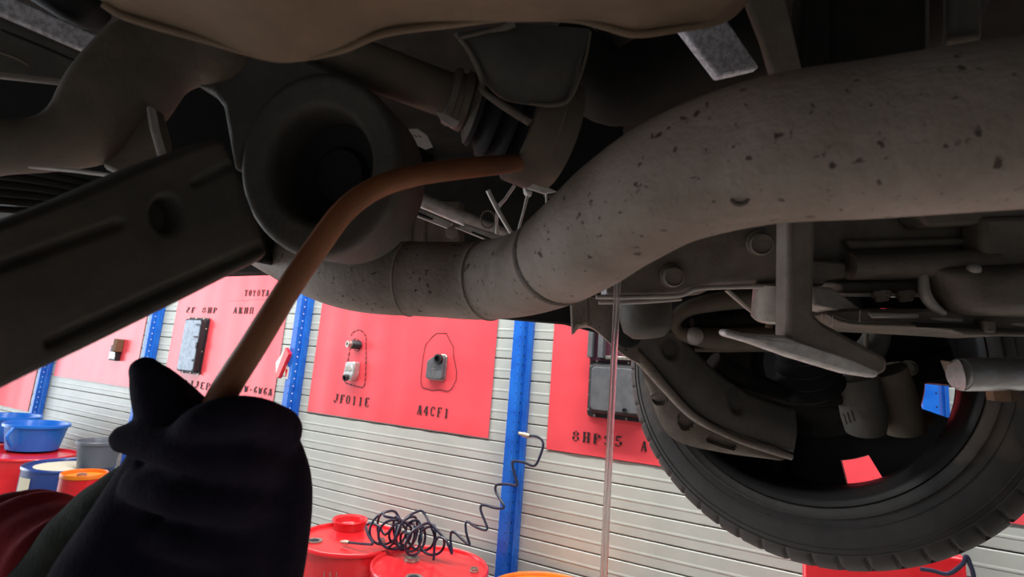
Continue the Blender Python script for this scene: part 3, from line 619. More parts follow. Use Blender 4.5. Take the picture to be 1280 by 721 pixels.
# ---- drive shaft with boot
A = P(330, 33, .365); Bq = P(700, 172, .43); axd = (Bq - A); L = axd.length; s_ = .395 / F
prf = [(0, 28), (.58, 28), (.585, 35), (.605, 37), (.61, 33), (.625, 33), (.63, 38), (.65, 38), (.655, 34), (.675, 50), (.69, 52), (.705, 42), (.73, 60), (.745, 62), (.76, 50), (.785, 68), (.80, 70), (.815, 58), (.84, 72), (.845, 78), (.93, 80), (.94, 72), (1.0, 72), (1.0, 50)]
g = G(); g.lathe(A, axd, [(t_ * L, r * s_) for t_, r in prf if t_ <= .58], 36); ds = g.build('drive_shaft', M['armr'], car, ang=50, label='grey brown drive shaft tube')
g = G(); g.lathe(A, axd, [(t_ * L, r * s_) for t_, r in prf if .58 <= t_ <= .675], 36); g.build('boot_clamp', M['cast'], ds, ang=40)
g = G(); g.lathe(A, axd, [(t_ * L, r * s_) for t_, r in prf if .675 <= t_ <= .84], 40); g.build('boot', M['rubber'], ds, ang=60)
g = G(); g.lathe(A, axd, [(t_ * L, r * s_) for t_, r in prf if t_ >= .84], 44); g.build('joint_cup', M['armr'], ds, ang=40)
g = G(); g.pprism([(545, 138, .37), (552, 150, .372), (566, 160, .374), (575, 152, .374), (560, 142, .372)], .008); g.build('clamp_ear', M['alloy'], ds, bevel=.001)
g = G(); g.pprism([(636, 224, .42), (668, 226, .425), (697, 240, .43), (680, 243, .43), (656, 235, .425)], .006); g.build('cup_lit_rim', M['balloy'], car, bevel=.001)  # pale crescent paints the lit bottom rim of the cup
# ---- bracket plate near the top centre
g = G(); g.patch([(572, 42, .335), (600, 36, .336), (650, 30, .338), (738, 36, .345)], [(601, 96, .345), (632, 124, .346), (690, 131, .348), (717, 116, .352)], 30, 20, lambda a_, b_, u, v: .006 * math.sin(u * math.pi) * math.sin(v * math.pi), .008)
br = g.build('hanger_bracket', M['arm'], car, ang=50, label='dark bent bracket plate under the shield')
g = G(); g.ptube([(570, 42, .333, 3), (588, 66, .336, 3.5), (603, 100, .341, 4), (604, 114, .34, 4), (632, 134, .338, 5), (662, 153, .336, 5)], 6, 10); g.build('bracket_flange', M['cast'], br)
g = G(); g.ptube([(572, 48, .333, 3), (610, 39, .334, 3), (630, 34, .333, 5), (641, 28, .333, 7)], 6, 10); g.build('bracket_tab', M['cast'], br)
g = G(); g.ptube([(738, 40, .344, 2), (730, 80, .346, 2), (712, 122, .349, 3), (690, 131, .347, 3), (662, 129, .346, 2)], 6, 8); g.build('bracket_lip', M['armr'], br)
# ---- upper right: strip, dark box, speckled patch
g = G(); g.pprism([(925, -20, .30), (980, -20, .30), (1006, 96, .315), (968, 104, .315), (953, 52, .308)], .006); hs = g.build('hanging_strap', M['cast'], car, bevel=.002, label='grey brown metal strap hanging by the shield')
g = G(); g.pprism([(1000, 98, .32), (1040, 90, .325), (1040, -10, .325), (1004, -10, .32)], .01); g.build('strap_web', M['dark'], hs, bevel=.002)
g = G(); g.pprism([(1038, -30, .325), (1160, -30, .325), (1160, 68, .325), (1040, 92, .325)], .05); db = g.build('dark_bracket_box', M['dark'], car, bevel=.003)
for x_ in (1159, 1180):
    g = G(); g.ptube([(x_, -30, .318, 2), (x_, 30, .318, 2), (x_ + 1, 66, .318, 2)], 4, 8); g.build('box_rib', M['arm'], db)
g = G(); g.pprism([(1186, -30, .33), (1231, -30, .33), (1231, 50, .33), (1190, 58, .33)], .04); g.build('end_block', M['arm'], db, bevel=.004)
g = G(); g.pprism([(1188, 42, .326), (1229, 38, .326), (1228, 52, .326), (1190, 58, .326)], .01); g.build('end_block_foot', M['armr'], db, bevel=.003)
g = G(); g.pprism([(846, 28, .40), (905, 18, .40), (950, 84, .40), (898, 96, .40)], .01); g.build('tunnel_plate', M['speck'], car, bevel=.002, label='speckled grey plate in the tunnel')
g = G(); g.ptube([(700, 60, .52, 40), (770, 110, .5, 46), (860, 70, .5, 50), (960, 40, .5, 50)], 8, 20); g.build('tunnel_duct', M['dark'], car)
g = G(); g.pprism([(680, 150, .62), (780, 120, .62), (780, 240, .62), (680, 245, .62)], .02); g.build('leak_blocker', M['rubber'], car, bevel=.004)  # black panel added to close a gap where bright sky leaked through
# ---- middle gap: crossmember, ribbed wall, wires
g = G(); g.pprism([(430, 250, 1.0), (575, 250, .98), (575, 312, .98), (430, 316, 1.0)], .05); rw = g.build('gearbox_wall', M['cast'], car, bevel=.004)
for k, x_ in enumerate((455, 466, 474, 492, 512, 530)):
    g = G(); g.ptube([(x_, 250, .985, 2.2), (x_ + 1, 285, .985, 2.2), (x_ + 1, 312, .985, 2.2)], 3, 8); g.build('casting_rib', M['armr'], rw)
g = G(); g.ptube([(450, 294, .95, 8), (435, 294, .95, 9)], 3, 14); g.build('casting_boss', M['cast'], rw)
g = G(); g.ptube([(490, 238, .78, 9), (530, 252, .78, 9), (590, 277, .78, 9), (650, 300, .78, 7)], 6, 16); cmb = g.build('cross_member', M['balloy'], car, label='pale alloy cross member with slots')
g = G(); g.pprism([(478, 254, .77), (496, 248, .77), (566, 279, .77), (560, 286, .77)], .006); fl = g.build('slotted_flange', M['balloy'], car, bevel=.001)
g = G(); g.ptube([(502, 258, .765, 1.6), (525, 268, .765, 2.2), (541, 274, .765, 1.4)], 4, 8); g.build('slot', M['rubber'], fl)
g = G(); g.pprism([(568, 284, .77), (582, 281, .77), (640, 300, .77), (626, 308, .77)], .006); fl2 = g.build('slotted_flange', M['balloy'], car, bevel=.001)
g = G(); g.ptube([(590, 290, .765, 1.2), (610, 298, .765, 1.6), (624, 303, .765, 1.0)], 4, 8); g.build('slot', M['rubber'], fl2)
g = G(); g.lathe(P(564, 291, .76), CAM - P(564, 291, .76), [(-.01, .010), (.004, .010), (.004, .006), (.010, .006), (.010, .0001)], 6); g.build('cross_bolt', M['steel'], car, flat=True)
for w_ in ([(610, 238, .70, 3.4), (622, 262, .70, 3.2), (642, 296, .70, 3)], [(643, 232, .72, 2.2), (632, 248, .72, 2.2), (622, 262, .72, 2.4), (621, 292, .72, 2)], [(661, 238, .66, 2.6), (655, 262, .66, 1.8), (648, 288, .66, 1.8)], [(683, 240, .6, 1.6), (683, 264, .6, 1.3)], [(656, 230, .66, 3), (660, 240, .66, 6), (662, 246, .66, 2)]):
    g = G(); g.ptube(w_, 5, 8); g.build('grease_strand', M['balloy'], car)
ringp = [P(610 + 9 * math.cos(k * math.pi / 8), 274 + 11 * math.sin(k * math.pi / 8), .72) for k in range(16)]
g = G(); g.tube(ringp, .0012, 8, closed=True); g.build('wire_loop', M['armr'], car)
g = G(); g.pprism([(497, 162, .43), (522, 161, .43), (534, 170, .435), (541, 184, .44), (532, 187, .44), (512, 178, .435)], .002); lb = g.build('bright_gap_patch', M['white'], car, label='white patch added for a bright gap, with blue scribble')  # white patch added where brightness shows through a gap; scribble invented
g = G()
for k in range(4): g.ptube([(508 + k * 5, 167 + k * .6, .4285, .5), (510 + k * 5, 171, .4295, .5), (512 + k * 5, 168.5 + k * .6, .4295, .5)], 2, 6)
g.build('blue_scribble', M['coil'], lb)
# ---- subframe with bolts
def edge_round(a_, b_, u, v):
    e = min(v, 1 - v); return -(.010 * (1 - min(1, e / .12)) ** 2) + .006 * math.sin(v * math.pi)
g = G(); g.patch([(748, 335, .55), (830, 260, .54), (905, 240, .53), (990, 240, .52)], [(762, 372, .56), (815, 374, .555), (872, 371, .55), (900, 362, .545), (988, 357, .53)], 30, 24, edge_round, .08)
sf = g.build('subframe', M['cast'], car, ang=50, label='brown subframe with two round bolts')
g = G(); g.ptube([(745, 371, .55, 3), (800, 371, .548, 3.2), (850, 369, .546, 3), (880, 360, .542, 3), (985, 357, .528, 3.5)], 6, 10); g.build('subframe_flange', M['alloy'], sf)
g = G(); g.ptube([(748, 378, .555, 2.5), (800, 377.5, .552, 2.6), (852, 374, .548, 2)], 6, 10); g.build('subframe_lower_flange', M['alloy'], sf)
for bx, by, r_, d0 in ((841, 345, 13, .535), (951, 304, 14, .515)):
    c = P(bx, by, d0); axb = (CAM - c + RIGHT * .10 - UPC * .06).normalized()
    g = G(); g.lathe(c, axb, [(-.02, r_ * 1.25 * d0 / F), (-.004, r_ * 1.2 * d0 / F), (-.003, r_ * d0 / F), (.006, r_ * d0 / F), (.008, r_ * .86 * d0 / F), (.0055, r_ * .8 * d0 / F), (.0055, .0001)], 32); g.build('bolt', M['cast'], sf, ang=35)
g = G(); g.ptube([(983, 318, .50, 4), (981, 335, .50, 6), (984, 352, .50, 4)], 5, 12); g.build('stud_end', M['steel'], sf)
c0 = P(967, 352, .54); c1_ = P(965, 399, .55)
g = G(); g.lathe(c0, c1_ - c0, [(0, .019), ((c1_ - c0).length * .9, .021), ((c1_ - c0).length, .017), ((c1_ - c0).length, .0001)], 28); g.build('mount_cylinder', M['alloy'], sf, ang=40, label='pale grey mount cylinder')
g = G(); g.ptube([(962, 398, .55, 4), (961, 410, .55, 4.2)], 3, 10); g.build('pin', M['rust'], sf)
g = G(); g.ptube([(908, 362, .56, 3), (935, 385, .56, 3), (958, 402, .56, 3)], 4, 10); g.build('gusset_edge', M['alloy'], sf)
# cup lobe and casting left of the stream
c = P(805, 376, .60); g = G(); g.lathe(c, (ROT @ Vector((0.05, -1, .25))), [(-.03, .030), (.015, .030), (.034, .027), (.042, .018), (.044, .0001)], 36); g.build('mount_cup', M['arm'], car, ang=50)
g = G(); g.patch([(716, 372, .66), (745, 372, .655), (790, 372, .65)], [(714, 410, .66), (738, 408, .655), (775, 440, .64), (800, 455, .63)], 20, 12, lambda a_, b_, u, v: .006 * math.sin(u * math.pi), .04); g.build('arm_mount', M['exh'], car, ang=50)
g = G(); g.pprism([(712, 375, .655), (736, 370, .65), (738, 405, .65), (722, 408, .65), (714, 420, .655)], .03); g.build('mount_ear', M['exh'], car, bevel=.003)
g = G(); g.lathe(P(785, 418, .62), CAM - P(785, 418, .62), [(-.02, .016), (.002, .016), (.004, .012), (.004, .0001)], 20); g.build('mount_bush', M['rubber'], car)
g = G(); g.pprism([(600, 330, .9), (752, 320, .9), (752, 418, .9), (705, 406, .9), (600, 397, .9)], .03); g.build('arch_liner', M['rubber'], car, bevel=.004)
# ---- T bracket
g = G(); g.pprism([(987, 268, .42), (1021, 266, .42), (1018, 392, .43), (1030, 404, .432), (1110, 448, .45), (1110, 465, .452), (1095, 471, .452), (1000, 446, .432), (985, 424, .43)], .02); tb_ = g.build('hanger_arm', M['cast'], car, bevel=.004, label='brown tee shaped hanger with its lit underside painted pale')
g = G(); g.pprism([(908, 410, .42), (930, 416, .422), (984, 419, .428), (1004, 428, .430), (1070, 448, .445), (1100, 463, .450), (1098, 473, .449), (1060, 467, .442), (990, 446, .428), (940, 428, .42), (908, 419, .416)], .012); g.build('hanger_foot', M['balloy'], tb_, bevel=.003)  # pale colour paints the light on the hanger's underside
# ---- gearbox
g = G(); g.pprism([(1000, 262, .56), (1150, 255, .55), (1300, 245, .54), (1300, 350, .54), (1085, 352, .55), (1000, 345, .56)], .15); gb = g.build('gearbox', M['cast'], car, bevel=.008, label='greasy brown gearbox casting')
g = G(); g.ptube([(1062, 333, .535, 17), (1150, 331, .53, 17), (1240, 329, .525, 18)], 4, 24); g.build('shaft_housing', M['cast'], gb, ang=50)
g = G(); g.pprism([(1000, 322, .53), (1030, 325, .53), (1059, 328, .53), (1059, 347, .53), (1036, 349, .53), (1030, 358, .53), (1000, 356, .53)], .05); g.build('casting_lug', M['cast'], gb, bevel=.003)
g = G(); g.pprism([(1018, 357, .52), (1040, 359, .525), (1075, 384, .53), (1096, 391, .53), (1060, 392, .525), (1018, 382, .515)], .02); g.build('sump_web', M['alloy'], gb, bevel=.002)
g = G(); g.pprism([(1050, 352, .55), (1300, 348, .545), (1300, 372, .545), (1056, 368, .55)], .08); g.build('lower_case', M['cast'], gb, bevel=.004)
g = G(); g.pprism([(1058, 366, .535), (1300, 366, .53), (1300, 372, .53), (1060, 371, .535)], .03); g.build('upper_joint', M['alloy'], gb, bevel=.001)
g = G(); g.pprism([(1075, 372, .55), (1300, 372, .55), (1300, 388, .55), (1078, 385, .55)], .03); g.build('recess', M['dark'], gb)
for bx, by in ((1102, 370), (1132, 370), (1210, 385), (1225, 386), (1250, 385)):
    c = P(bx, by, .522); g = G(); g.lathe(c, ROT @ Vector((0, -1, .3)), [(-.004, .0085), (.001, .0085), (.001, .006), (.005, .006), (.005, .0001)], 6); g.build('pan_bolt', M['cast'], gb, flat=True)
g = G(); g.pprism([(1050, 385, .52), (1160, 385, .52), (1200, 388, .52), (1300, 392, .52), (1300, 418, .515), (1200, 412, .515), (1135, 409, .52), (1060, 406, .52), (1030, 392, .52)], .10); g.build('sump_pan', M['cast'], gb, bevel=.004)
g = G(); g.ptube([(1032, 392, .516, 2), (1062, 404, .516, 2.4), (1140, 407, .515, 2.4), (1205, 412, .511, 2.4), (1300, 416, .51, 2.6)], 4, 10); g.build('sump_edge', M['cast'], gb)
g = G(); g.pprism([(1148, 404, .51), (1225, 406, .508), (1225, 411, .508), (1148, 409, .51)], .01); g.build('sump_slot', M['dark'], gb)
def bulge(a_, b_, u, v): return .035 * math.sqrt(max(0, 1 - (2 * u - 1) ** 4)) * math.sqrt(max(0, 1 - (2 * v - 1) ** 4)) - .005
g = G(); g.patch([(1150, 332, .53), (1200, 330, .525), (1310, 326, .52)], [(1180, 396, .53), (1230, 398, .525), (1310, 396, .52)], 30, 24, bulge, .03); g.build('filter_housing', M['cast'], gb, ang=50)
g = G(); g.ptube([(1154, 340, .525, 5), (1156, 366, .522, 6.5), (1166, 382, .52, 6), (1180, 392, .52, 4)], 6, 12); g.build('housing_highlight', M['alloy'], gb)  # pale rod paints the curved highlight on the housing's left edge
for x_, y0_, y1_ in ((1027, 392, 399), (1037, 394, 406), (1041, 395, 408), (1075, 388, 402), (1052, 404, 409)):
    g = G(); g.ptube([(x_, y0_, .505, .7), (x_ - .3, (y0_ + y1_) / 2, .505, .5), (x_ - .6, y1_, .505, .6)], 3, 6); g.build('oil_drip', M['oil'], gb)
for x0_, x1_, yy_ in ((1085, 1150, 390), (1160, 1205, 396), (1215, 1300, 402)):
    g = G(); g.pprism([(x0_, yy_, .518), (x1_, yy_ + 1, .516), (x1_, yy_ + 8, .516), (x0_ + 4, yy_ + 8, .518)], .012); g.build('sump_rib', M['alloy'], gb, bevel=.002)
g = G(); g.pprism([(1232, 400, .505), (1246, 400, .505), (1246, 416, .505), (1232, 416, .505)], .012); g.build('sump_boss', M['cast'], gb, bevel=.002)
g = G(); g.pprism([(1190, 412, .508), (1300, 415, .505), (1300, 421, .505), (1206, 420, .508)], .02); g.build('sump_foot', M['cast'], gb, bevel=.002)
g = G(); g.pprism([(1058, 300, .545), (1235, 296, .535), (1235, 306, .535), (1064, 312, .545)], .02); g.build('case_rib', M['cast'], gb, bevel=.003)
g = G(); g.ball(P(1217, 337, .505), 8 * .505 / F, 16, 10); g.build('casting_boss', M['alloy'], gb)
g = G(); g.pprism([(1146, 266, .52), (1282, 258, .52), (1282, 274, .52), (1235, 280, .52), (1160, 284, .52)], .03); g.build('upper_bracket', M['cast'], gb, bevel=.004)
g = G(); g.pprism([(1228, 270, .515), (1300, 268, .512), (1300, 400, .512), (1228, 345, .515)], .03); g.build('side_rib', M['cast'], gb, bevel=.006)
g = G(); g.ptube([(1272, 340, .50, 5), (1290, 342, .50, 6)], 3, 10); g.build('casting_boss', M['armr'], gb)
DOFF = .16
# ---- far lower arm in front of the wheel
def arm2(px, py, u, v):
    d_ = .008 * math.sin(v * math.pi)
    for cx_, cy_, rx, ry in ((838, 434, 9, 11), (920, 499, 8, 13)):
        r = math.hypot((px - cx_) / rx, (py - cy_) / ry)
        if r < 1.5: d_ -= .007 * max(0, min(1, (1.5 - r) * 2))
    e = min(v, 1 - v, (1 - u) * 2)
    if e < .10: d_ -= .010 * (1 - math.sqrt(max(0, 1 - (1 - e / .10) ** 2)))
    return d_
g = G(); g.patch([(795, 385, .60), (826, 398, .60), (858, 425, .60), (890, 458, .595), (935, 490, .59), (998, 512, .585)], [(776, 428, .61), (812, 458, .605), (838, 488, .60), (870, 520, .595), (920, 545, .585), (996, 568, .575)], 90, 50, arm2, .03)
la = g.build('far_control_arm', M['arm'], car, ang=60, label='dark curved control arm across the wheel')
g = G(); g.ptube([(770, 420, .607, 6), (806, 455, .602, 7), (834, 487, .597, 6), (868, 521, .591, 5), (920, 548, .582, 4), (960, 561, .576, 5), (990, 571, .573, 4)], 8, 12); g.build('arm_flange', M['exh'], la)  # brighter material paints the light on the arm's lower lip
def plate(px, py, u, v):
    d_ = .004 * math.sin(v * math.pi)
    for cx_, cy_, rx, ry, dp in ((824, 497, 10, 7, .016), (857, 524, 9, 12, .016)):
        r = math.hypot((px - cx_) / rx, (py - cy_) / ry)
        if r < 1: d_ -= dp
    if seg_d(px, py, (888, 548), (916, 557)) < 4: d_ -= .012
    return d_
g = G(); g.patch([(800, 455, .612), (830, 485, .605), (868, 520, .598), (925, 550, .59), (986, 572, .582)], [(812, 490, .625), (826, 530, .62), (850, 553, .612), (905, 566, .60), (966, 574, .588)], 90, 40, plate, .005)
g.build('arm_gusset', M['cast'], la, ang=50, label='brown gusset plate with holes')
# ---- front wheel
axw = Vector((.21780, .96789, -.12553)); Cw = CAM + Vector((.0127, .9959, .0693))
SEG = 432
prof = [(.020, .226), (.006, .231), (-.002, .238), (-.006, .250), (-.008, .268), (-.006, .284), (-.001, .296), (.004, .305), (.010, .3115), (.018, .3165), (.030, .3200), (.052, .3215), (.053, .3145), (.060, .3145), (.061, .322),
        (.096, .323), (.097, .3155), (.104, .3155), (.105, .323), (.140, .322), (.141, .3145), (.148, .3145), (.149, .3215), (.172, .320), (.184, .3165), (.192, .3115), (.198, .305), (.205, .284), (.207, .268), (.205, .250), (.200, .238), (.192, .231), (.180, .226), (.100, .2235), (.020, .226)]
def sipe(j, k, r):
    if 7 <= j <= 11 or 23 <= j <= 26:
        if k % 8 == 0: return r - .0055
    if j in (14, 15, 18, 19) and k % 9 == 0: return r - .005
    return r
wh = thing  # wheel parts hang under one wheel hub part of the car
g = G(); g.lathe(Cw, axw, [(.055, .0001), (.055, .07), (.16, .07), (.16, .0001)], 40); wheel = g.build('wheel', M['rim'], car, ang=40, label='black front wheel with worn dusty tyre')
g = G(); g.lathe(Cw, axw, prof, SEG, rfun=sipe, ref=UPC); g.build('tyre', M['tyre'], wheel, ang=35)
g = G(); g.lathe(Cw, axw, [(.012, .222), (.004, .226), (.0, .233), (.004, .236), (.010, .229), (.022, .224), (.05, .214), (.09, .206), (.145, .203), (.16, .2035), (.19, .222), (.20, .232), (.20, .226), (.19, .214), (.172, .198), (.145, .198), (.09, .200), (.05, .208), (.022, .219), (.012, .222)], 96); g.build('rim_barrel', M['rim'], wheel, ang=50)
g = G(); g.lathe(Cw, axw, [(-.0050, .2465), (-.0092, .2475), (-.0092, .2495), (-.0050, .2505), (-.0050, .2465)], 128); g.build('rim_protector', M['tyre'], wheel)
for r0, t0 in ((.262, -.0075), (.290, -.0036), (.298, -.0002)):
    g = G(); g.lathe(Cw, axw, [(t0 + .002, r0 - .0012), (t0 - .0012, r0 - .0006), (t0 - .0012, r0 + .0006), (t0 + .002, r0 + .0012), (t0 + .002, r0 - .0012)], 128); g.build('sidewall_line', M['tyre'], wheel)
def wheel_face():
    g = G(); a_ = axw; U = (UPC - a_ * UPC.dot(a_)).normalized(); V = a_.cross(U); n = 180; rs = [.05, .09, .128, .157, .196, .2035]
    vs = []; fs = []
    for tt in (.152, .168):
        for r in rs:
            for k in range(n):
                b = 2 * math.pi * k / n; vs.append(Cw + a_ * tt + (U * math.cos(b) + V * math.sin(b)) * r)
    m = len(rs); I = lambda s, j, k: (s * m + j) * n + k % n
    def openq(j, k):
        d_ = (k % n) * 2
        return j == 3 and any(c - 8 <= d_ < c + 8 for c in (38, 98, 156, 218, 278, 338))
    for j in range(m - 1):
        for k in range(n):
            if openq(j, k):
                for (j1, k1, j2, k2, jj, kk) in ((j, k, j, k + 1, j - 1, k), (j + 1, k, j + 1, k + 1, j + 1, k), (j, k, j + 1, k, j, k - 1), (j, k + 1, j + 1, k + 1, j, k + 1)):
                    if not openq(jj, kk): fs.append((I(0, j1, k1), I(0, j2, k2), I(1, j2, k2), I(1, j1, k1)))
            else:
                fs.append((I(0, j, k), I(0, j, k + 1), I(0, j + 1, k + 1), I(0, j + 1, k))); fs.append((I(1, j, k), I(1, j + 1, k), I(1, j + 1, k + 1), I(1, j, k + 1)))
    g.add(vs, fs); return g
wheel_face().build('wheel_face', M['rim'], wheel, ang=30)
g = G(); g.lathe(Cw + axw * .11, axw, [(0, .0001), (0, .122), (.008, .122), (.008, .0001)], 64); g.build('brake_disc', M['dark'], wheel)
g = G(); Uw = (UPC - axw * UPC.dot(axw)).normalized(); Vw = axw.cross(Uw); vs = []
for b_ in range(190, 300, 5):
    e = Uw * math.cos(math.radians(b_)) + Vw * math.sin(math.radians(b_))
    for (t_, r) in ((.09, .10), (.09, .205), (.145, .205), (.145, .10)): vs.append(Cw + axw * t_ + e * r)
nn = len(vs) // 4
g.add(vs, [(4 * k + j, 4 * k + (j + 1) % 4, 4 * k + 4 + (j + 1) % 4, 4 * k + 4 + j) for k in range(nn - 1) for j in range(4)] + [(0, 1, 2, 3), (4 * nn - 1, 4 * nn - 2, 4 * nn - 3, 4 * nn - 4)]); g.build('brake_caliper', M['dark'], wheel, bevel=.006)
# ---- suspension pieces inside the wheel
g = G(); g.ptube([(960, 372, .60, 12), (905, 376, .60, 12), (862, 385, .60, 10), (845, 399, .60, 8), (846, 412, .60, 7), (862, 420, .598, 10), (900, 424, .60, 14), (960, 424, .61, 16)], 8, 18); g.build('rubber_boot', M['armr'], car, ang=60, label='grey folded rubber boot beside the far arm')
g = G(); g.ball(P(868, 420, .592), .013, 16, 10); g.build('boot_end', M['alloy'], car)
g = G(); g.ptube([(865, 403, .61, 6), (910, 402, .615, 8), (980, 394, .62, 9)], 6, 12); g.build('tie_rod', M['dark'], car)
g = G(); g.ptube([(868, 437, .60, 3), (930, 436, .605, 4), (990, 432, .61, 4)], 6, 12); g.build('stabiliser_link', M['armr'], car)
c = P(1008, 458, .62); ax2 = (P(1018, 500, .63) - P(1000, 430, .60)).normalized()
g = G(); g.lathe(c - ax2 * .04, ax2, [(t_ * 1.25, r * 1.25) for t_, r in ((0, .018), (.01, .030), (.018, .022), (.026, .034), (.034, .025), (.042, .036), (.050, .027), (.058, .037), (.066, .028), (.072, .0001))], 36); g.build('joint_boot', M['rubber'], car, ang=60)
g = G(); g.ptube([(890, 455, .63, 16), (940, 480, .635, 15), (990, 494, .64, 12), (1040, 497, .645, 10), (1062, 485, .65, 18)], 8, 18); g.build('steering_arm', M['dark'], car)
g = G(); g.ptube([(1068, 470, .64, 26), (1076, 500, .64, 25), (1080, 520, .642, 25), (1082, 538, .645, 22)], 6, 22); kn = g.build('steering_knuckle', M['arm'], car, ang=50, label='dark knuckle with two stubs')
g = G(); g.ptube([(1106, 462, .65, 24), (1122, 500, .65, 22), (1132, 538, .652, 22)], 6, 22); g.build('knuckle_stub', M['armr'], kn, ang=50)
g = G(); g.ptube([(1146, 522, .66, 9), (1162, 524, .66, 8)], 4, 14); g.build('stub_nut', M['rust'], kn)
for k in range(3):
    g = G(); g.ptube([(1054 + k * 5, 517 - k * 2, .618, 1.4), (1058 + k * 5, 530 - k * 2, .618, 1.4)], 3, 8); g.build('clip', M['armr'], kn)
g = G(); g.ptube([(1060, 470, .66, 22), (1092, 430, .66, 16), (1098, 400, .66, 14)], 6, 20); g.build('strut', M['arm'], car, ang=50)
g = G(); g.ptube([(1084, 404, .645, 2.5), (1083, 440, .645, 2.5), (1092, 468, .645, 2.5)], 4, 8); g.build('brake_line', M['armr'], car)
g = G(); g.pprism([(1095, 462, .70), (1140, 455, .70), (1300, 400, .66), (1300, 445, .66), (1200, 474, .69), (1120, 486, .70)], .03); xa = g.build('rear_link', M['dark'], car, bevel=.006)
g = G(); g.lathe(P(1136, 460, .685), CAM - P(1136, 460, .685), [(-.01, .013), (.004, .013), (.004, .008), (.009, .008), (.009, .0001)], 16); g.build('link_bolt', M['armr'], xa, ang=35)
g = G(); g.pprism([(1110, 412, .72), (1300, 414, .70), (1300, 460, .70), (1110, 462, .72)], .05); g.build('strut_tower', M['dark'], car, bevel=.006)
DOFF = 0.0
# ---- silver tube
g = G(); g.ptube([(1198, 468, .40, 12), (1201, 468, .40, 18), (1208, 468, .40, 20.5), (1290, 467, .395, 20.5), (1400, 466, .39, 20.5)], 5, 28); st = g.build('silver_tube', M['silver'], car, ang=60, label='short bright silver tube at the right edge')
g = G(); g.pprism([(1190, 452, .405), (1196, 452, .405), (1204, 474, .405), (1200, 478, .405)], .012); g.build('tube_tab', M['armr'], st, bevel=.001)
g = G(); g.lathe(P(1252, 484, .40), ROT @ Vector((.02, -1, .1)), [(0, .0095), (.010, .0095), (.010, .006), (.011, .0001)], 6); g.build('nut', M['rust'], st, flat=True, label='rusty nut')

# ------------------------------------------------------------------ falling oil
a = P(771.5, 352, .545); t = thing('oil_stream', 'thin clear stream of oil falling from under the exhaust pipe', 'liquid', (a.x, a.y, 0))
n = 40
g = G(); g.tube([(a.x - .0019 + .0003 * math.sin(k), a.y, a.z * (1 - k / n)) for k in range(n + 1)], [.0016 - .0004 * k / n for k in range(n + 1)], 10); g.build('strand', M['oil'], t)
g = G(); g.tube([(a.x + .0017 + .0002 * math.cos(k), a.y, a.z * (1 - k / n)) for k in range(n + 1)], [.0021 - .0006 * k / n for k in range(n + 1)], 10); g.build('strand', M['oil'], t)

# ------------------------------------------------------------------ brown hose in the hand
hp = [(240, 600, .283, 19), (258, 548, .272, 18.5), (278, 494, .266, 17.5), (318, 430, .268, 16.5), (360, 362, .274, 15.5), (398, 306, .281, 15), (432, 262, .29, 14.5), (472, 234, .302, 14), (520, 219, .318, 13.5), (575, 211, .342, 13), (625, 206, .372, 12), (648, 203, .40, 11)]
g = G(); g.ptube(hp, 10, 24); g.build('drain_hose', M['brown'], label='brown rubber hose curving up from the gloved fist', cat='hose')

# ------------------------------------------------------------------ person: gloved hand and sleeve
hc = P(240, 640, .285)
per = thing('person', 'person reaching in with a black gloved fist and a maroon sleeve', 'person', tuple(hc))
g = G()
def limb(pts, n=6, seg=14):
    q = catmull(pts, n); g.tube([P(a_, b_, d_) for a_, b_, d_, r in q], [r * d_ / F for a_, b_, d_, r in q], seg)
    for a_, b_, d_, r in (pts[0], pts[-1]): g.ball(P(a_, b_, d_), r * d_ / F, 14, 8)
# palm / back of the hand, then wrist
limb([(300, 560, .29, 62), (290, 600, .29, 76), (280, 650, .29, 86), (265, 710, .288, 92), (240, 790, .28, 100), (220, 860, .275, 96)], 6, 28)
limb([(325, 545, .292, 40), (340, 600, .295, 46), (338, 660, .295, 48), (325, 730, .292, 50)], 6, 20)
limb([(215, 590, .284, 56), (195, 650, .282, 72), (175, 730, .28, 98), (165, 830, .275, 110)], 6, 24)
# thumb pointing up beside the hose
limb([(270, 610, .272, 52), (240, 556, .272, 48), (212, 512, .274, 38), (192, 480, .277, 27), (181, 463, .279, 18)], 6, 18)
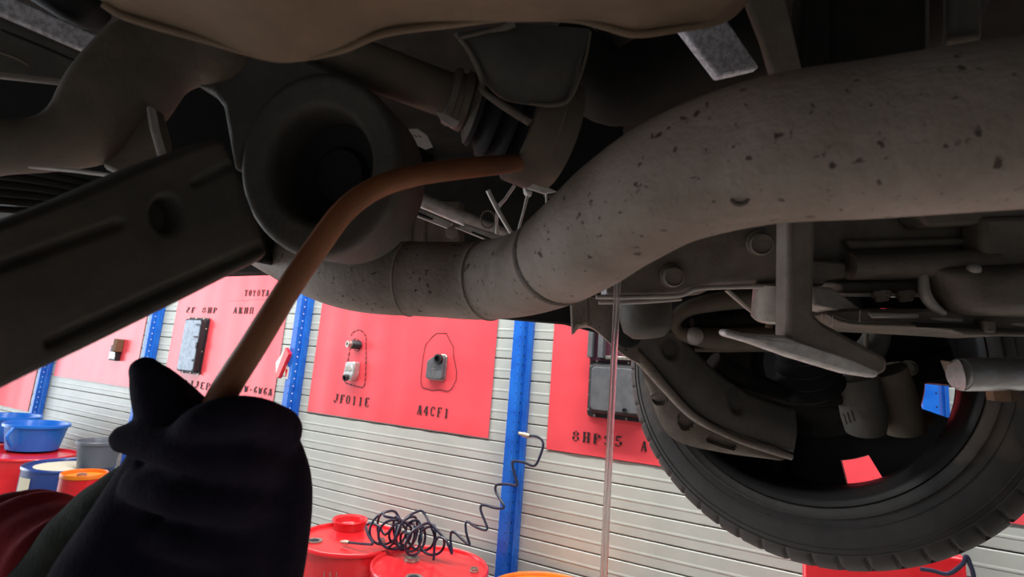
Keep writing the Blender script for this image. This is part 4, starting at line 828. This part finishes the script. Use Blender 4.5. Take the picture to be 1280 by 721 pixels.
# index finger closed around the hose
limb([(345, 540, .286, 32), (320, 528, .268, 31), (290, 522, .252, 28), (255, 530, .248, 26), (232, 548, .254, 24)], 6, 18)
# middle finger, tip showing at the left
limb([(340, 590, .29, 34), (300, 578, .262, 31), (250, 566, .25, 28), (195, 554, .256, 24), (156, 548, .262, 18)], 6, 18)
# ring finger
limb([(335, 640, .29, 34), (290, 630, .262, 30), (240, 622, .25, 28), (195, 612, .256, 25), (172, 606, .262, 21)], 6, 18)
# little finger
limb([(320, 690, .288, 32), (280, 685, .264, 28), (235, 676, .254, 25), (198, 668, .258, 22)], 6, 18)
gl = g.build('glove', M['glove'], per, ang=180, label='black knitted glove')
r_ = gl.modifiers.new('remesh', 'REMESH'); r_.mode = 'VOXEL'; r_.voxel_size = .0022; r_.use_smooth_shade = True
s_ = gl.modifiers.new('smooth', 'SMOOTH'); s_.factor = .5; s_.iterations = 4
# cuff band and sleeve
def folds(pts, amp, nseg, name, m, seed, n=10):
    q = catmull(pts, n); rng = random.Random(seed); ph = [rng.uniform(0, 6.28) for _ in range(6)]
    gg = G(); gg.tube([P(a_, b_, d_) for a_, b_, d_, r in q], [r * d_ / F for a_, b_, d_, r in q], nseg)
    for i, v in enumerate(gg.v):
        j, k = divmod(i, nseg); a_ = 2 * math.pi * k / nseg; c_ = P(*q[j][:3]); dv = (v - c_)
        f_ = 1 + amp * (math.sin(j * .55 + 2 * a_ + ph[0]) * .5 + math.sin(j * .31 - 3 * a_ + ph[1]) * .35 + math.sin(j * .9 + 1.2 * math.sin(a_ + ph[2]) * 3) * .4)
        gg.v[i] = c_ + dv * f_
    return gg.build(name, m, per, ang=180)
folds([(205, 610, .300, 48), (170, 640, .302, 62), (135, 690, .304, 76), (90, 770, .306, 92)], .03, 40, 'cuff', M['cuff'], 3).__setitem__('label', 'grey green glove cuff')
folds([(115, 700, .312, 66), (60, 712, .325, 84), (0, 724, .34, 98), (-80, 745, .36, 112), (-200, 790, .40, 130)], .11, 64, 'sleeve', M['sleeve'], 5).__setitem__('label', 'creased maroon sleeve')
